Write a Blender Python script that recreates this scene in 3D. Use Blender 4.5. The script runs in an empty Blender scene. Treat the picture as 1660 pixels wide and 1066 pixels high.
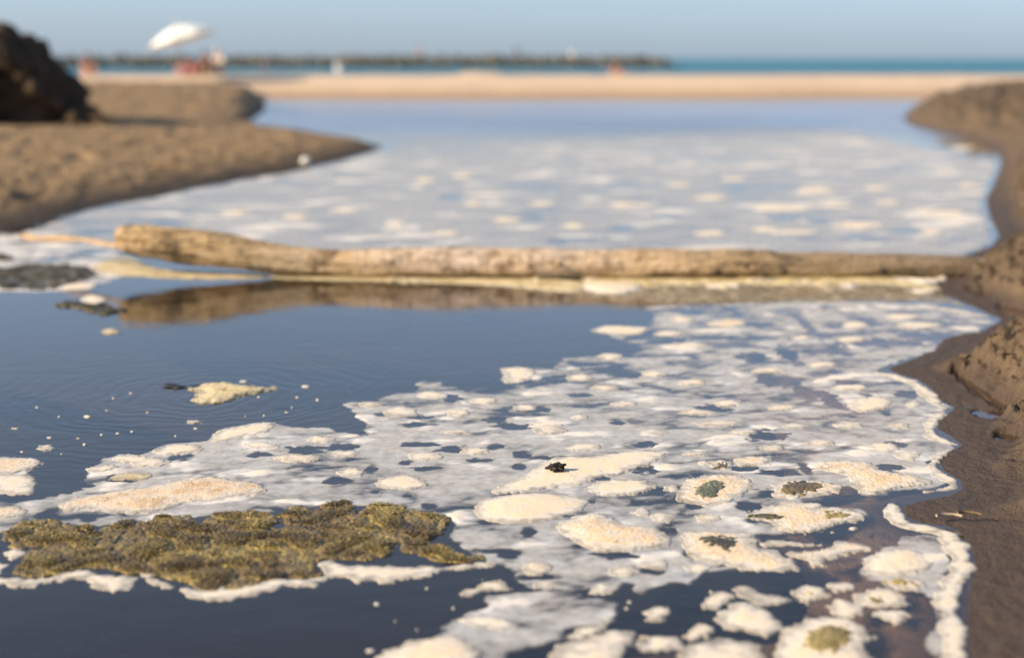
import bpy, bmesh, math, random
import numpy as np
from mathutils import Vector
random.seed(7); np.random.seed(7)
SC = bpy.context.scene
COL = SC.collection
R = math.radians

# ---------------------------------------------------------------- camera
FPX, CU, CV, CAMH = 2305.56, 830.0, 533.0, 1.15      # 50 mm lens, in pixels of the 1660 px wide photo
PITCH = math.atan((CV - 95.0) / FPX)
cam = bpy.data.cameras.new('camera'); camo = bpy.data.objects.new('camera', cam); COL.objects.link(camo)
cam.lens = 50; cam.sensor_width = 36; cam.sensor_fit = 'HORIZONTAL'
cam.clip_start = 0.05; cam.clip_end = 20000
camo.location = (0, 0, CAMH); camo.rotation_euler = (math.pi/2 - PITCH, 0, 0)
cam.dof.use_dof = True; cam.dof.focus_distance = 4.05; cam.dof.aperture_fstop = 1.25
cam.dof.aperture_blades = 0
SC.camera = camo

# ---------------------------------------------------------------- sky, sun, exposure
SUN_EL, SUN_AZ = 26.0, 250.0          # azimuth clockwise from +Y: low sun on the left, a little behind the camera
W = bpy.data.worlds.new('World'); SC.world = W; W.use_nodes = True
nt = W.node_tree
sky = nt.nodes.new('ShaderNodeTexSky'); sky.sky_type = 'NISHITA'; sky.sun_disc = False
sky.sun_elevation = R(SUN_EL); sky.sun_rotation = R(SUN_AZ)
sky.altitude = 0; sky.air_density = 0.75; sky.dust_density = 1.6; sky.ozone_density = 4.5
tint = nt.nodes.new('ShaderNodeMixRGB'); tint.blend_type = 'MIX'; tint.inputs[2].default_value = (2.25, 2.75, 3.3, 1)   # summer haze, thinning with height alike all round
tcn = nt.nodes.new('ShaderNodeTexCoord'); sxyz = nt.nodes.new('ShaderNodeSeparateXYZ'); mrn = nt.nodes.new('ShaderNodeMapRange'); mrn.interpolation_type = 'SMOOTHSTEP'
for _i, _v in zip((1, 2, 3, 4), (.22, .58, .54, .12)): mrn.inputs[_i].default_value = _v
nt.links.new(tcn.outputs['Generated'], sxyz.inputs[0]); nt.links.new(sxyz.outputs[2], mrn.inputs[0]); nt.links.new(mrn.outputs[0], tint.inputs[0])
nt.links.new(sky.outputs[0], tint.inputs[1]); nt.links.new(tint.outputs[0], nt.nodes['Background'].inputs[0])
nt.nodes['Background'].inputs[1].default_value = 0.14
sl = bpy.data.lights.new('sun', 'SUN'); sl.energy = 5.0; sl.angle = R(0.53); sl.color = (1.0, 0.83, 0.60)
so = bpy.data.objects.new('sun', sl); COL.objects.link(so)
_a, _e = R(SUN_AZ), R(SUN_EL)
SUNDIR = Vector((math.sin(_a)*math.cos(_e), math.cos(_a)*math.cos(_e), math.sin(_e)))
so.rotation_euler = SUNDIR.to_track_quat('Z', 'Y').to_euler(); so.location = (-10, -3, 12)
vs = SC.view_settings; vs.view_transform = 'Standard'; vs.look = 'None'; vs.gamma = 1; vs.use_curve_mapping = False
vs.exposure = 0.70
SC.cycles.use_denoising = True
SC.cycles.transparent_max_bounces = 16

# ---------------------------------------------------------------- geometry helpers
cP, sP = math.cos(PITCH), math.sin(PITCH)
def ray(u, v):
    a = (u - CU)/FPX; b = -(v - CV)/FPX
    return a, cP + b*sP, -sP + b*cP
def G(u, v, z=0.0):                       # the point of the ground at height z seen at photo pixel u, v
    a, y, w = ray(u, v); t = (z - CAMH)/w
    return a*t, y*t
def D(u, v, Y):                           # the point at distance Y
    a, y, w = ray(u, v); t = Y/y
    return a*t, Y, CAMH + w*t
def GP(pts, z=0.0):
    return np.array([G(u, v, z) for u, v in pts])

def _h(ix, iy, s):
    n = (ix*374761393 + iy*668265263 + s*974634777) & 0xffffffff
    n = ((n ^ (n >> 13))*1274126177) & 0xffffffff
    return ((n ^ (n >> 16)) & 0xffff)/65535.0
def pn(x, y, s=0):                        # gradient noise, about -0.7..0.7
    x = np.asarray(x, float); y = np.asarray(y, float)
    ix = np.floor(x).astype(np.int64); iy = np.floor(y).astype(np.int64)
    fx = x - ix; fy = y - iy
    u = fx*fx*fx*(fx*(fx*6 - 15) + 10); v = fy*fy*fy*(fy*(fy*6 - 15) + 10)
    def g(dx, dy):
        a = _h(ix + dx, iy + dy, s)*2*math.pi
        return np.cos(a)*(fx - dx) + np.sin(a)*(fy - dy)
    n0 = g(0, 0)*(1 - u) + g(1, 0)*u; n1 = g(0, 1)*(1 - u) + g(1, 1)*u
    return n0*(1 - v) + n1*v
def fbm(x, y, s=0, o=4, gain=.5, lac=2.03):
    t = 0; a = 1.0
    for i in range(o):
        t = t + a*pn(x, y, s + i*17); x = x*lac + 3.1; y = y*lac - 1.7; a *= gain
    return t
def billow(x, y, s=0, o=3):
    t = 0; a = 1.0
    for i in range(o):
        t = t + a*np.abs(pn(x, y, s + i*13)); x = x*2.1 + 1.3; y = y*2.1 + 4.2; a *= .5
    return t
def worley(x, y, s=0):
    ix = np.floor(x).astype(np.int64); iy = np.floor(y).astype(np.int64)
    d1 = np.full(np.shape(x), 9.0); d2 = d1.copy()
    for i in (-1, 0, 1):
        for j in (-1, 0, 1):
            px = ix + i + _h(ix + i, iy + j, s); py = iy + j + _h(ix + i, iy + j, s + 77)
            d = np.hypot(x - px, y - py)
            d2 = np.minimum(d2, np.maximum(d1, d)); d1 = np.minimum(d1, d)
    return d1, d2
def sst(a, b, x):
    t = np.clip((x - a)/(b - a), 0, 1); return t*t*(3 - 2*t)

def sdf(px, py, poly):                    # signed distance to a polygon, positive inside
    px = np.asarray(px, float); py = np.asarray(py, float)
    d = np.full(px.shape, 1e18); ins = np.zeros(px.shape, bool)
    n = len(poly)
    for i in range(n):
        ax, ay = poly[i]; bx, by = poly[(i + 1) % n]
        ex, ey = bx - ax, by - ay
        wx, wy = px - ax, py - ay
        t = np.clip((wx*ex + wy*ey)/max(ex*ex + ey*ey, 1e-12), 0, 1)
        qx = wx - t*ex; qy = wy - t*ey
        np.minimum(d, qx*qx + qy*qy, out=d)
        if ay != by:
            c = ((ay > py) != (by > py)) & (px < ex*(py - ay)/(by - ay) + ax)
            ins ^= c
    d = np.sqrt(d)
    return np.where(ins, d, -d)
def chaikin(p, k=2):
    p = np.asarray(p, float)
    for _ in range(k):
        q = np.roll(p, -1, 0)
        p = np.stack([.75*p + .25*q, .25*p + .75*q], 1).reshape(-1, 2)
    return p

def make_mesh(name, V, F, mat=None, attr=None, smooth=True):
    V = np.asarray(V, np.float32); F = np.asarray(F, np.int32)
    me = bpy.data.meshes.new(name)
    k = F.shape[1]
    me.vertices.add(len(V)); me.vertices.foreach_set('co', V.ravel())
    me.loops.add(F.size); me.loops.foreach_set('vertex_index', F.ravel())
    me.polygons.add(len(F)); me.polygons.foreach_set('loop_start', np.arange(0, F.size, k, dtype=np.int32))
    me.polygons.foreach_set('use_smooth', np.full(len(F), smooth))
    me.update(calc_edges=True)
    for a, val in (attr or {}).items():
        at = me.attributes.new(a, 'FLOAT', 'POINT'); at.data.foreach_set('value', np.asarray(val, np.float32))
    if mat: me.materials.append(mat)
    return me
def tag(o, label=None, cat=None, group=None, kind=None):
    if label: o['label'] = label
    if cat: o['category'] = cat
    if group: o['group'] = group
    if kind: o['kind'] = kind
    return o
def link(name, me, parent=None, loc=(0, 0, 0)):
    o = bpy.data.objects.new(name, me); COL.objects.link(o); o.location = loc
    if parent is not None: o.parent = parent
    return o
def empty(name, loc=(0, 0, 0), rz=0):
    o = bpy.data.objects.new(name, None); COL.objects.link(o); o.location = loc; o.rotation_euler.z = rz
    o.empty_display_size = .1
    return o
def grid_faces(nr, nc):
    i = np.arange(nr*nc).reshape(nr, nc)
    return np.stack([i[:-1, :-1], i[:-1, 1:], i[1:, 1:], i[1:, :-1]], -1).reshape(-1, 4)
def cut_field(X, Y, F, it=3):
    """grid points X, Y with a field F: keep the cells that touch F > 0 and pull their outer corners onto F = 0"""
    gy, gx = np.gradient(F)
    # jacobian of the (possibly stretched, axis-aligned) grid
    dx = np.gradient(X, axis=1); dy = np.gradient(Y, axis=0)
    gx = gx/dx; gy = gy/dy
    g2 = gx*gx + gy*gy + 1e-9
    step = -F/g2
    mx = step*gx; my = step*gy
    lim = 1.2
    mx = np.clip(mx, -lim*np.abs(dx), lim*np.abs(dx)); my = np.clip(my, -lim*np.abs(dy), lim*np.abs(dy))
    out = F < 0
    X2 = np.where(out, X + mx, X); Y2 = np.where(out, Y + my, Y)
    faces = grid_faces(*F.shape)
    keep = (F.ravel()[faces] > 0).any(1)
    return X2, Y2, faces[keep]
def compact(V, faces, attrs):
    used = np.unique(faces); m = np.zeros(len(V), np.int64); m[used] = np.arange(len(used))
    return V[used], m[faces], {k: v[used] for k, v in attrs.items()}

# ---------------------------------------------------------------- materials
class NT:
    def __init__(s, name):
        s.m = bpy.data.materials.new(name); s.m.use_nodes = True
        s.t = s.m.node_tree; s.N = s.t.nodes
        s.b = s.N['Principled BSDF']; s.out = s.N['Material Output']
    def n(s, typ, **kw):
        x = s.N.new('ShaderNode' + typ)
        for k, v in kw.items():
            if k in x.inputs and not hasattr(x, k): x.inputs[k].default_value = v
            else: setattr(x, k, v)
        return x
    def l(s, a, b): s.t.links.new(a, b)
    def pos(s): return s.n('NewGeometry').outputs['Position']
    def noise(s, scale, detail=4, rough=.55, vec=None, dist=0):
        x = s.n('TexNoise'); x.inputs['Scale'].default_value = scale; x.inputs['Detail'].default_value = detail
        x.inputs['Roughness'].default_value = rough; x.inputs['Distortion'].default_value = dist
        s.l(vec if vec is not None else s.pos(), x.inputs['Vector']); return x.outputs['Fac']
    def vor(s, scale, feature='F1', vec=None):
        x = s.n('TexVoronoi'); x.feature = feature; x.inputs['Scale'].default_value = scale
        s.l(vec if vec is not None else s.pos(), x.inputs['Vector']); return x.outputs['Distance']
    def ramp(s, fac, stops):
        x = s.n('ValToRGB'); e = x.color_ramp.elements
        while len(e) < len(stops): e.new(.5)
        for el, (p, c) in zip(e, stops):
            el.position = p; el.color = (*c, 1) if len(c) == 3 else c
        s.l(fac, x.inputs[0]); return x.outputs[0]
    def mix(s, fac, a, b, mode='MIX'):
        x = s.n('MixRGB'); x.blend_type = mode
        for i, v in ((0, fac), (1, a), (2, b)):
            if isinstance(v, (int, float)): x.inputs[i].default_value = v
            elif isinstance(v, tuple): x.inputs[i].default_value = (*v, 1)
            else: s.l(v, x.inputs[i])
        return x.outputs[0]
    def math(s, op, a, b=None, c=None, clamp=False):
        x = s.n('Math'); x.operation = op; x.use_clamp = clamp
        for i, v in ((0, a), (1, b), (2, c)):
            if v is None: continue
            if isinstance(v, (int, float)): x.inputs[i].default_value = v
            else: s.l(v, x.inputs[i])
        return x.outputs[0]
    def rng(s, v, a, b, c=0, d=1):
        x = s.n('MapRange'); x.clamp = True; s.l(v, x.inputs[0])
        for i, q in zip((1, 2, 3, 4), (a, b, c, d)): x.inputs[i].default_value = q
        return x.outputs[0]
    def bump(s, h, dist, strength=1.0, nrm=None):
        x = s.n('Bump'); x.inputs['Strength'].default_value = strength; x.inputs['Distance'].default_value = dist
        s.l(h, x.inputs['Height'])
        if nrm is not None: s.l(nrm, x.inputs['Normal'])
        return x.outputs[0]
    def attr(s, name):
        x = s.n('Attribute'); x.attribute_name = name; return x.outputs['Fac']

def simple(name, col, rough=.8, col2=None, scale=8, bump=0, bscale=40, spec=.3):
    t = NT(name)
    if col2: t.l(t.ramp(t.noise(scale), [(.3, col), (.7, col2)]), t.b.inputs['Base Color'])
    else: t.b.inputs['Base Color'].default_value = (*col, 1)
    t.b.inputs['Roughness'].default_value = rough; t.b.inputs['Specular IOR Level'].default_value = spec
    if bump: t.l(t.bump(t.noise(bscale, 5), bump), t.b.inputs['Normal'])
    return t.m

def foam_material(name, thick, thin, grain=0.0, stain=None, a0=.25):
    """foam: attribute 'thick' runs from wet see-through film to dry cushion"""
    t = NT(name); th = t.attr('thick')
    f1 = t.noise(26, 5); f2 = t.noise(7, 4)
    thv = t.math('ADD', th, t.math('MULTIPLY', t.math('SUBTRACT', f1, .5), .40), clamp=True)
    col = t.mix(t.rng(thv, .42, .88), thin, thick)
    col = t.mix(t.rng(f2, .35, .7, 0, .35), col, tuple(c*.86 for c in thick))
    if stain:
        m = t.math('MULTIPLY', t.rng(t.noise(9, 5, .65), .45, .62), t.rng(th, .4, .9))
        col = t.mix(m, col, stain)
    if grain:
        v = t.vor(170); g = t.math('MULTIPLY', t.rng(v, .55, .9), t.rng(t.noise(16, 3), .42, .6))
        col = t.mix(t.math('MULTIPLY', g, grain), col, (.20, .12, .05))
    pit = t.math('MULTIPLY', t.rng(t.vor(120), .18, .0), t.rng(t.noise(11, 4), .5, .62)); col = t.mix(t.math('MULTIPLY', pit, .45), col, tuple(c*.45 for c in thick))
    t.l(col, t.b.inputs['Base Color']); t.b.inputs['Roughness'].default_value = .62
    t.b.inputs['Specular IOR Level'].default_value = .25
    t.b.inputs['Subsurface Weight'].default_value = 0
    h = t.math('ADD', t.math('ADD', t.math('MULTIPLY', t.vor(260), .5), t.math('MULTIPLY', t.rng(t.vor(95), 0, .5), t.rng(t.noise(14, 3), .5, .7))), t.noise(90, 4))
    t.l(t.bump(h, .0020 if grain else .0008, .8), t.b.inputs['Normal'])
    tr = t.n('BsdfTransparent'); mx = t.n('MixShader')
    al = t.rng(thv, 0, .48, a0, 1)
    t.l(al, mx.inputs[0]); t.l(tr.outputs[0], mx.inputs[1]); t.l(t.b.outputs[0], mx.inputs[2])
    t.l(mx.outputs[0], t.out.inputs[0])
    return t.m
CREAM = (.80, .63, .42)
M_film = foam_material('thin_foam', (.80, .67, .49), (.61, .60, .575), a0=.10)
M_cream = foam_material('cream_foam', CREAM, (.68, .62, .52))
M_grain = foam_material('grainy_foam', (.78, .58, .36), (.68, .62, .52), grain=.75)
M_brown = foam_material('stained_foam', (.76, .58, .39), (.62, .56, .47), grain=.35, stain=(.48, .31, .15))
M_ochre = foam_material('ochre_foam', (.72, .56, .30), (.58, .50, .33), grain=.5, stain=(.33, .24, .08))

M_scum = foam_material('brown_scum', (.66, .53, .34), (.46, .38, .24), stain=(.26, .18, .08), a0=.10)
def algae_material(name, cols):
    t = NT(name)
    n1 = t.noise(7, 4, .6); n2 = t.noise(38, 5, .65)
    f = t.math('ADD', t.math('MULTIPLY', n1, .62), t.math('MULTIPLY', n2, .38))
    t.l(t.ramp(f, [(.34, cols[0]), (.46, cols[1]), (.56, cols[2]), (.68, cols[3])]), t.b.inputs['Base Color'])
    t.b.inputs['Roughness'].default_value = .42; t.b.inputs['Specular IOR Level'].default_value = .45
    t.l(t.bump(t.math('ADD', t.noise(160, 4), t.vor(90)), .004, 1), t.b.inputs['Normal'])
    return t.m
M_algae = algae_material('olive_algae', [(.060, .040, .018), (.145, .100, .036), (.25, .18, .052), (.42, .31, .10)])
M_algae_d = algae_material('dark_algae', [(.03, .026, .016), (.07, .058, .03), (.12, .10, .045), (.18, .14, .07)])
M_algae_g = algae_material('grey_green_algae', [(.07, .07, .035), (.12, .12, .06), (.18, .17, .09), (.27, .24, .13)])
M_algae_y = algae_material('yellow_algae', [(.16, .12, .03), (.27, .20, .055), (.40, .30, .10), (.60, .47, .24)])

def ground_material(name, dry, dry2, wet, wz0=.015, wz1=.10, rough_dry=.9, grain=60, bump=.006, fleck=None, wrough=.42, sub=None, spec=.3):
    t = NT(name)
    geo = t.n('NewGeometry'); sep = t.n('SeparateXYZ'); t.l(geo.outputs['Position'], sep.inputs[0])
    n = t.noise(5, 6, .62); n2 = t.noise(grain, 5, .6)
    col = t.mix(t.rng(n, .3, .7), dry, dry2)
    col = t.mix(t.rng(n2, .35, .75, 0, .45), col, tuple(c*.6 for c in dry))
    if fleck: col = t.mix(t.rng(t.noise(2.2, 6, .7), .55, .72, 0, .8), col, fleck)
    z = t.math('ADD', sep.outputs[2], t.math('MULTIPLY', t.math('SUBTRACT', t.noise(3.5, 4), .5), wz1*.9))
    w = t.rng(z, wz0, wz1, 1, 0)
    col = t.mix(w, col, wet)
    if sub: col = t.mix(t.rng(sep.outputs[2], -.012, -.03), col, sub)                    # pale silt settled under water
    t.l(col, t.b.inputs['Base Color'])
    t.l(t.rng(w, 0, 1, rough_dry, wrough), t.b.inputs['Roughness'])
    t.b.inputs['Specular IOR Level'].default_value = spec
    h = t.math('ADD', t.noise(grain*.5, 6, .65), t.math('MULTIPLY', t.noise(grain*3, 3), .3))
    t.l(t.bump(h, bump, 1), t.b.inputs['Normal'])
    return t.m
M_mud = ground_material('bank_mud', (.175, .122, .074), (.10, .07, .044), (.085, .060, .043), .02, .075, bump=.02, wrough=.62, spec=.16, sub=(.27, .205, .15))
M_sandbank = ground_material('damp_sand', (.32, .21, .105), (.19, .125, .06), (.065, .042, .022), .03, .13, grain=22, bump=.03, wrough=.8)
M_beach = ground_material('dry_sand', (.66, .49, .33), (.58, .42, .27), (.36, .23, .12), .03, .30, grain=14, bump=.02, wrough=.8)
M_mound = ground_material('dark_earth', (.085, .050, .025), (.025, .016, .009), (.05, .035, .025), -.5, -.2, grain=10, bump=.05)
M_bed = ground_material('depth_darkened_silt', (.28, .21, .155), (.20, .155, .115), (.022, .020, .018), -.62, -.30, grain=9, bump=.01)  # low bed painted near-black, standing in for light lost in deep murky water

def water_material():
    t = NT('pool_water'); P = t.pos()
    sep = t.n('SeparateXYZ'); t.l(P, sep.inputs[0])
    def rings(cx, cy, k, r0):
        dx = t.math('SUBTRACT', sep.outputs[0], cx); dy = t.math('SUBTRACT', sep.outputs[1], cy)
        r = t.math('SQRT', t.math('ADD', t.math('MULTIPLY', dx, dx), t.math('MULTIPLY', dy, dy)))
        w = t.math('SINE', t.math('MULTIPLY', t.math('ADD', r, t.math('MULTIPLY', t.noise(4, 4), .30)), k))
        return t.math('MULTIPLY', w, t.rng(r, .05, r0, 1, 0))
    c1 = G(330, 640); c2 = G(930, 545)
    h = t.math('ADD', t.math('MULTIPLY', rings(c1[0], c1[1], 95, 1.3), .45), t.math('MULTIPLY', rings(c2[0], c2[1], 80, .9), .3))
    mp = t.n('Mapping'); mp.inputs['Scale'].default_value = (5, 11, 1); t.l(P, mp.inputs[0])
    h = t.math('ADD', h, t.math('MULTIPLY', t.noise(1, 4, .55, mp.outputs[0]), 1.6))
    b1 = t.bump(h, .0009, .8)
    # wind-ruffled band on the far pool
    band = t.math('MULTIPLY', t.rng(t.math('ADD', sep.outputs[1], t.math('MULTIPLY', t.noise(.35, 3), 6)), 23, 26.5),
                  t.rng(t.math('ADD', sep.outputs[1], t.math('MULTIPLY', t.noise(.5, 3), 4)), 36, 44, 1, .35))
    mp2 = t.n('Mapping'); mp2.inputs['Scale'].default_value = (2.2, 4.5, 1); t.l(P, mp2.inputs[0])
    h2 = t.math('MULTIPLY', t.noise(1, 5, .6, mp2.outputs[0]), t.math('ADD', t.math('MULTIPLY', band, t.rng(t.noise(.12, 3), .35, .6, .5, 1)), .02))
    b2 = t.bump(h2, .035, 1, b1)
    gl = t.n('BsdfGlossy'); t.l(t.math('ADD', .03, t.math('MULTIPLY', band, .20)), gl.inputs['Roughness']); t.l(b2, gl.inputs['Normal'])
    gl.inputs['Color'].default_value = (1, 1, 1, 1)
    geo = t.n('NewGeometry'); dp = t.n('VectorMath', operation='DOT_PRODUCT'); t.l(geo.outputs['Incoming'], dp.inputs[0]); t.l(b2, dp.inputs[1])
    c1_ = t.math('SUBTRACT', 1, t.math('ABSOLUTE', dp.outputs['Value']), clamp=True)
    fr = t.math('ADD', .02, t.math('MULTIPLY', .98, t.math('POWER', c1_, 5)))            # Schlick reflectance of water, same from both sides
    tr = t.n('BsdfTransparent'); tr.inputs[0].default_value = (.86, .76, .65, 1)
    df = t.n('BsdfDiffuse'); df.inputs[0].default_value = (.018, .018, .017, 1)
    m1 = t.n('MixShader'); m1.inputs[0].default_value = .20
    t.l(tr.outputs[0], m1.inputs[1]); t.l(df.outputs[0], m1.inputs[2])
    m2 = t.n('MixShader'); t.l(fr, m2.inputs[0]); t.l(m1.outputs[0], m2.inputs[1]); t.l(gl.outputs[0], m2.inputs[2])
    t.l(m2.outputs[0], t.out.inputs[0])
    return t.m
M_water = water_material()
def sea_material():
    t = NT('sea_water')
    t.b.inputs['Base Color'].default_value = (.035, .17, .22, 1); t.b.inputs['Roughness'].default_value = .35
    t.b.inputs['Specular IOR Level'].default_value = .3
    mp = t.n('Mapping'); mp.inputs['Scale'].default_value = (.25, .6, 1); t.l(t.pos(), mp.inputs[0])
    t.l(t.bump(t.noise(1, 5, .6, mp.outputs[0]), 1.6, 1), t.b.inputs['Normal'])
    return t.m
M_sea = sea_material()

# ---------------------------------------------------------------- the setting: bed, water, banks, beach, sea
def heightfield(name, X, Y, Z, mat, kind='structure'):
    V = np.stack([X, Y, Z], -1).reshape(-1, 3)
    o = link(name, make_mesh(name, V, grid_faces(*X.shape), mat)); o['kind'] = kind
    return o

def plane(name, x0, x1, y0, y1, z, mat):
    o = link(name, make_mesh(name, [(x0, y0, z), (x1, y0, z), (x1, y1, z), (x0, y1, z)], [(0, 1, 2, 3)], mat)); o['kind'] = 'structure'
    return o
plane('ground', -9000, 9000, -200, 12000, -2.2, M_beach)
ys = np.linspace(-4, 50, 220); xs = np.linspace(-40, 40, 160)
X, Y = np.meshgrid(xs, ys)
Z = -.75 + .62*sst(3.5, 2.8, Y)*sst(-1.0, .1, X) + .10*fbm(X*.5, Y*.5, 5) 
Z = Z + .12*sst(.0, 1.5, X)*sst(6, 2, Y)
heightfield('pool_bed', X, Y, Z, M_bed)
plane('pool_water', -30, 30, -6, 46, 0, M_water)
plane('sea', -6000, 6000, 66, 11000, 0, M_sea)

# right mud bank: shoreline traced from near to far
SH_R = [(1590, 1300), (1582, 1120), (1573, 1066), (1568, 1010), (1572, 950), (1582, 915), (1572, 885), (1558, 862), (1535, 852), (1490, 846),
        (1468, 836), (1462, 822), (1490, 812), (1540, 803), (1560, 792), (1556, 778), (1530, 762), (1520, 746), (1540, 732), (1560, 722), (1540, 706),
        (1520, 695), (1518, 685), (1535, 672), (1548, 660), (1525, 650), (1512, 632), (1490, 616), (1455, 606), (1438, 597), (1475, 584), (1515, 566),
        (1528, 550), (1560, 540), (1592, 536), (1625, 518), (1590, 503), (1555, 488), (1520, 472), (1505, 455), (1520, 435), (1560, 415), (1608, 398),
        (1618, 382), (1604, 352), (1598, 325), (1612, 295), (1625, 262), (1612, 238), (1570, 222), (1520, 214), (1480, 205), (1464, 193), (1475, 178), (1492, 166), (1520, 160)]
PR = [tuple(p) for p in GP(SH_R)]
pr_y = np.array([p[1] for p in PR]); pr_x = np.array([p[0] for p in PR])
poly_R = PR + [(PR[-1][0] + 3, 46), (60, 60), (60, -2), (1.2, -2)]
iv = np.linspace(1/1.35, 1/47, 900); Yr = 1/iv
srt = np.argsort(pr_y); base = np.interp(Yr, pr_y[srt], pr_x[srt])
ker = np.hanning(41); ker /= ker.sum(); base = np.convolve(np.pad(base, 20, mode='edge'), ker, 'valid')
off = np.concatenate([np.linspace(-.22, .30, 150)[:-1], .30*(1 + np.linspace(0, 1, 50)**2*3.5)])
X = base[:, None] + off[None, :]*np.maximum(Yr, 2.5)[:, None]*.55; Y = np.repeat(Yr[:, None], len(off), 1)
s = sdf(X, Y, poly_R)
s = s + .02*fbm(X*4, Y*4, 3)*sst(0, .1, s)
far = sst(9, 16, Y)
rough = sst(.12, .26, s + .10*fbm(X*2.3, Y*2.3, 11))*sst(3.2, 4.4, Y + .5*fbm(X*1.5, Y*1.5, 12))
prof = np.where(s < 0, .20*s, .075*np.minimum(s, .18) + np.where(s > .18, .17*(s - .18), 0) + .33*sst(.12, .42, s)*.36)
prof = prof + .16*sst(.35, .9, s)*sst(5.4, 7.2, Y)
profF = np.where(s < 0, .3*s, .5*(1 - np.exp(-np.maximum(s, 0)/.8)) + .03*np.minimum(s, 6))
Z = prof*(1 - far) + profF*far
Z = np.minimum(Z, .26 + .5*far + .10*sst(6, 8, Y))
cr = billow(X*9, Y*9, 21, 4); wd, _ = worley(X*13 + .4*fbm(X*9, Y*9, 2), Y*13, 5)
Z = Z + rough*(.10*(cr - .42) + .055*(.5 - wd) + .030*fbm(X*38, Y*38, 9, 4, .6)) + sst(0, .05, s)*.006*fbm(X*14, Y*14, 31, 4)
Z = Z + far*sst(.1, .6, s)*(.20*fbm(X*1.3, Y*1.3, 41, 6, .6) + .10*(billow(X*3, Y*3, 43, 4) - .4))
# a few deep breaks in the crust
for (u, v, ru, rv, dp) in ((1592, 592, 14, 34, .07), (1645, 545, 22, 9, .04), (1600, 445, 22, 7, .05), (1620, 440, 7, 10, .04), (1650, 470, 26, 9, .045), (1640, 660, 26, 8, .04), (1610, 625, 30, 8, .03)):
    cx, cy = G(u, v, .1); x1, _ = G(u + ru, v, .1); _, y1 = G(u, v - rv, .1)
    q = ((X - cx)/(x1 - cx))**2 + ((Y - cy)/(y1 - cy))**2 + .7*fbm(X*12, Y*12, 51)
    Z = Z - dp*sst(1.1, .3, q)
heightfield('mud_bank', X, Y, Z, M_mud)

# crumbs of dry mud lying on the crust
def crumbs():
    bm = bmesh.new(); bmesh.ops.create_icosphere(bm, subdivisions=1, radius=1)
    V0 = np.array([v.co[:] for v in bm.verts]); F0 = np.array([[v.index for v in f.verts] for f in bm.faces]); bm.free()
    rg_ = np.random.default_rng(9); w_ = np.clip(rough, 0, 1)*(s > .14)*(Y < 9)*(s < 1.6); w_ = (w_*np.gradient(Y, axis=0).__abs__()*np.abs(np.gradient(X, axis=1))).ravel(); w_ /= w_.sum()
    idx = rg_.choice(w_.size, 2600, p=w_); VV, FF = [], []
    for k_, i_ in enumerate(idx):
        r_ = .004 + .014*rg_.random()**3; n_ = 1 + .35*rg_.normal(size=(len(V0), 1))
        VV.append(V0*np.clip(n_, .5, 1.6)*r_*np.array([1.2, 1, .8]) + np.array([X.flat[i_] + rg_.normal(0, .006), Y.flat[i_] + rg_.normal(0, .006), Z.flat[i_] + r_*.3])); FF.append(F0 + k_*len(V0))
    o = link('mud_crumbs', make_mesh('mud_crumbs', np.concatenate(VV), np.concatenate(FF), M_mud, smooth=False)); o['kind'] = 'stuff'
crumbs()

# left sand bank with its long spit
SH_L = [(-420, 470), (-150, 402), (0, 371), (60, 362), (130, 341), (220, 322), (300, 307), (400, 287), (500, 271), (560, 258), (600, 247), (622, 238),
        (590, 230), (540, 222), (480, 213), (430, 207), (398, 203), (412, 192), (428, 180), (430, 168), (424, 158), (405, 154), (380, 152)]
PL = [tuple(p) for p in GP(SH_L)]
poly_L = PL + [(PL[-1][0] - 2, 46), (-70, 52), (-70, 3), (-9, 3)]
iv = np.linspace(1/6.8, 1/47, 460); Yr = 1/iv; ur = np.linspace(-.62, -.06, 420)
X = Yr[:, None]*ur[None, :]; Y = np.repeat(Yr[:, None], len(ur), 1)
s = sdf(X, Y, poly_L) + .18*fbm(X*1.4, Y*1.4, 61)*sst(0, .3, sdf(X, Y, poly_L))
back = sst(23, 35, Y + 1.2*fbm(X*.5, Y*.5, 62))
Z = np.where(s < 0, .3*s, .13*(1 - np.exp(-np.maximum(s, 0)/.45)) + .022*np.minimum(s, 6))
Z = Z + back*np.minimum(np.maximum(s, 0)*.5, .27)
Z = Z + sst(.05, .5, s)*(.05*fbm(X*2.2, Y*2.2, 63, 6, .6) + .03*(billow(X*5, Y*5, 68, 3) - .4) + .05*back*fbm(X*1.1, Y*1.1, 64))
Z = Z - .05*sst(.35, .6, pn(X*1.7, Y*.9, 66) + .1)*sst(.2, .6, s)
heightfield('sand_bank', X, Y, Z, M_sandbank)

# beach ridge between the pool and the sea
ur = np.linspace(-1, 1, 360); Yr = np.concatenate([np.linspace(39, 58, 130), np.linspace(58.5, 76, 20)])
X = np.repeat((ur*60)[None, :], len(Yr), 0); Y = np.repeat(Yr[:, None], len(ur), 1)
sh = 43.3 + .5*fbm(X*.18, Y*0, 71) - .9*sst(14, 6, X) + .4*sst(-8, -12, X)
d = Y - sh
Z = np.where(d < 0, .12*d, .61*sst(-1.2, 6.2, d) - .61*sst(-1.2, 6.2, 0*d)) 
Z = np.where(d > 0, Z, Z)*1.0
Z = Z - sst(9, 30, d)*.95 + sst(.2, 1.5, d)*.03*fbm(X*.9, Y*.9, 72, 4)
hx, hy, _ = D(778, 120, 48)
Z = Z + .13*np.exp(-((X - hx)/.85)**4 - ((Y - 48)/.9)**2)*(1 + .8*fbm(X*2, Y*2, 74))
heightfield('beach', X, Y, Z, M_beach)

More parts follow.
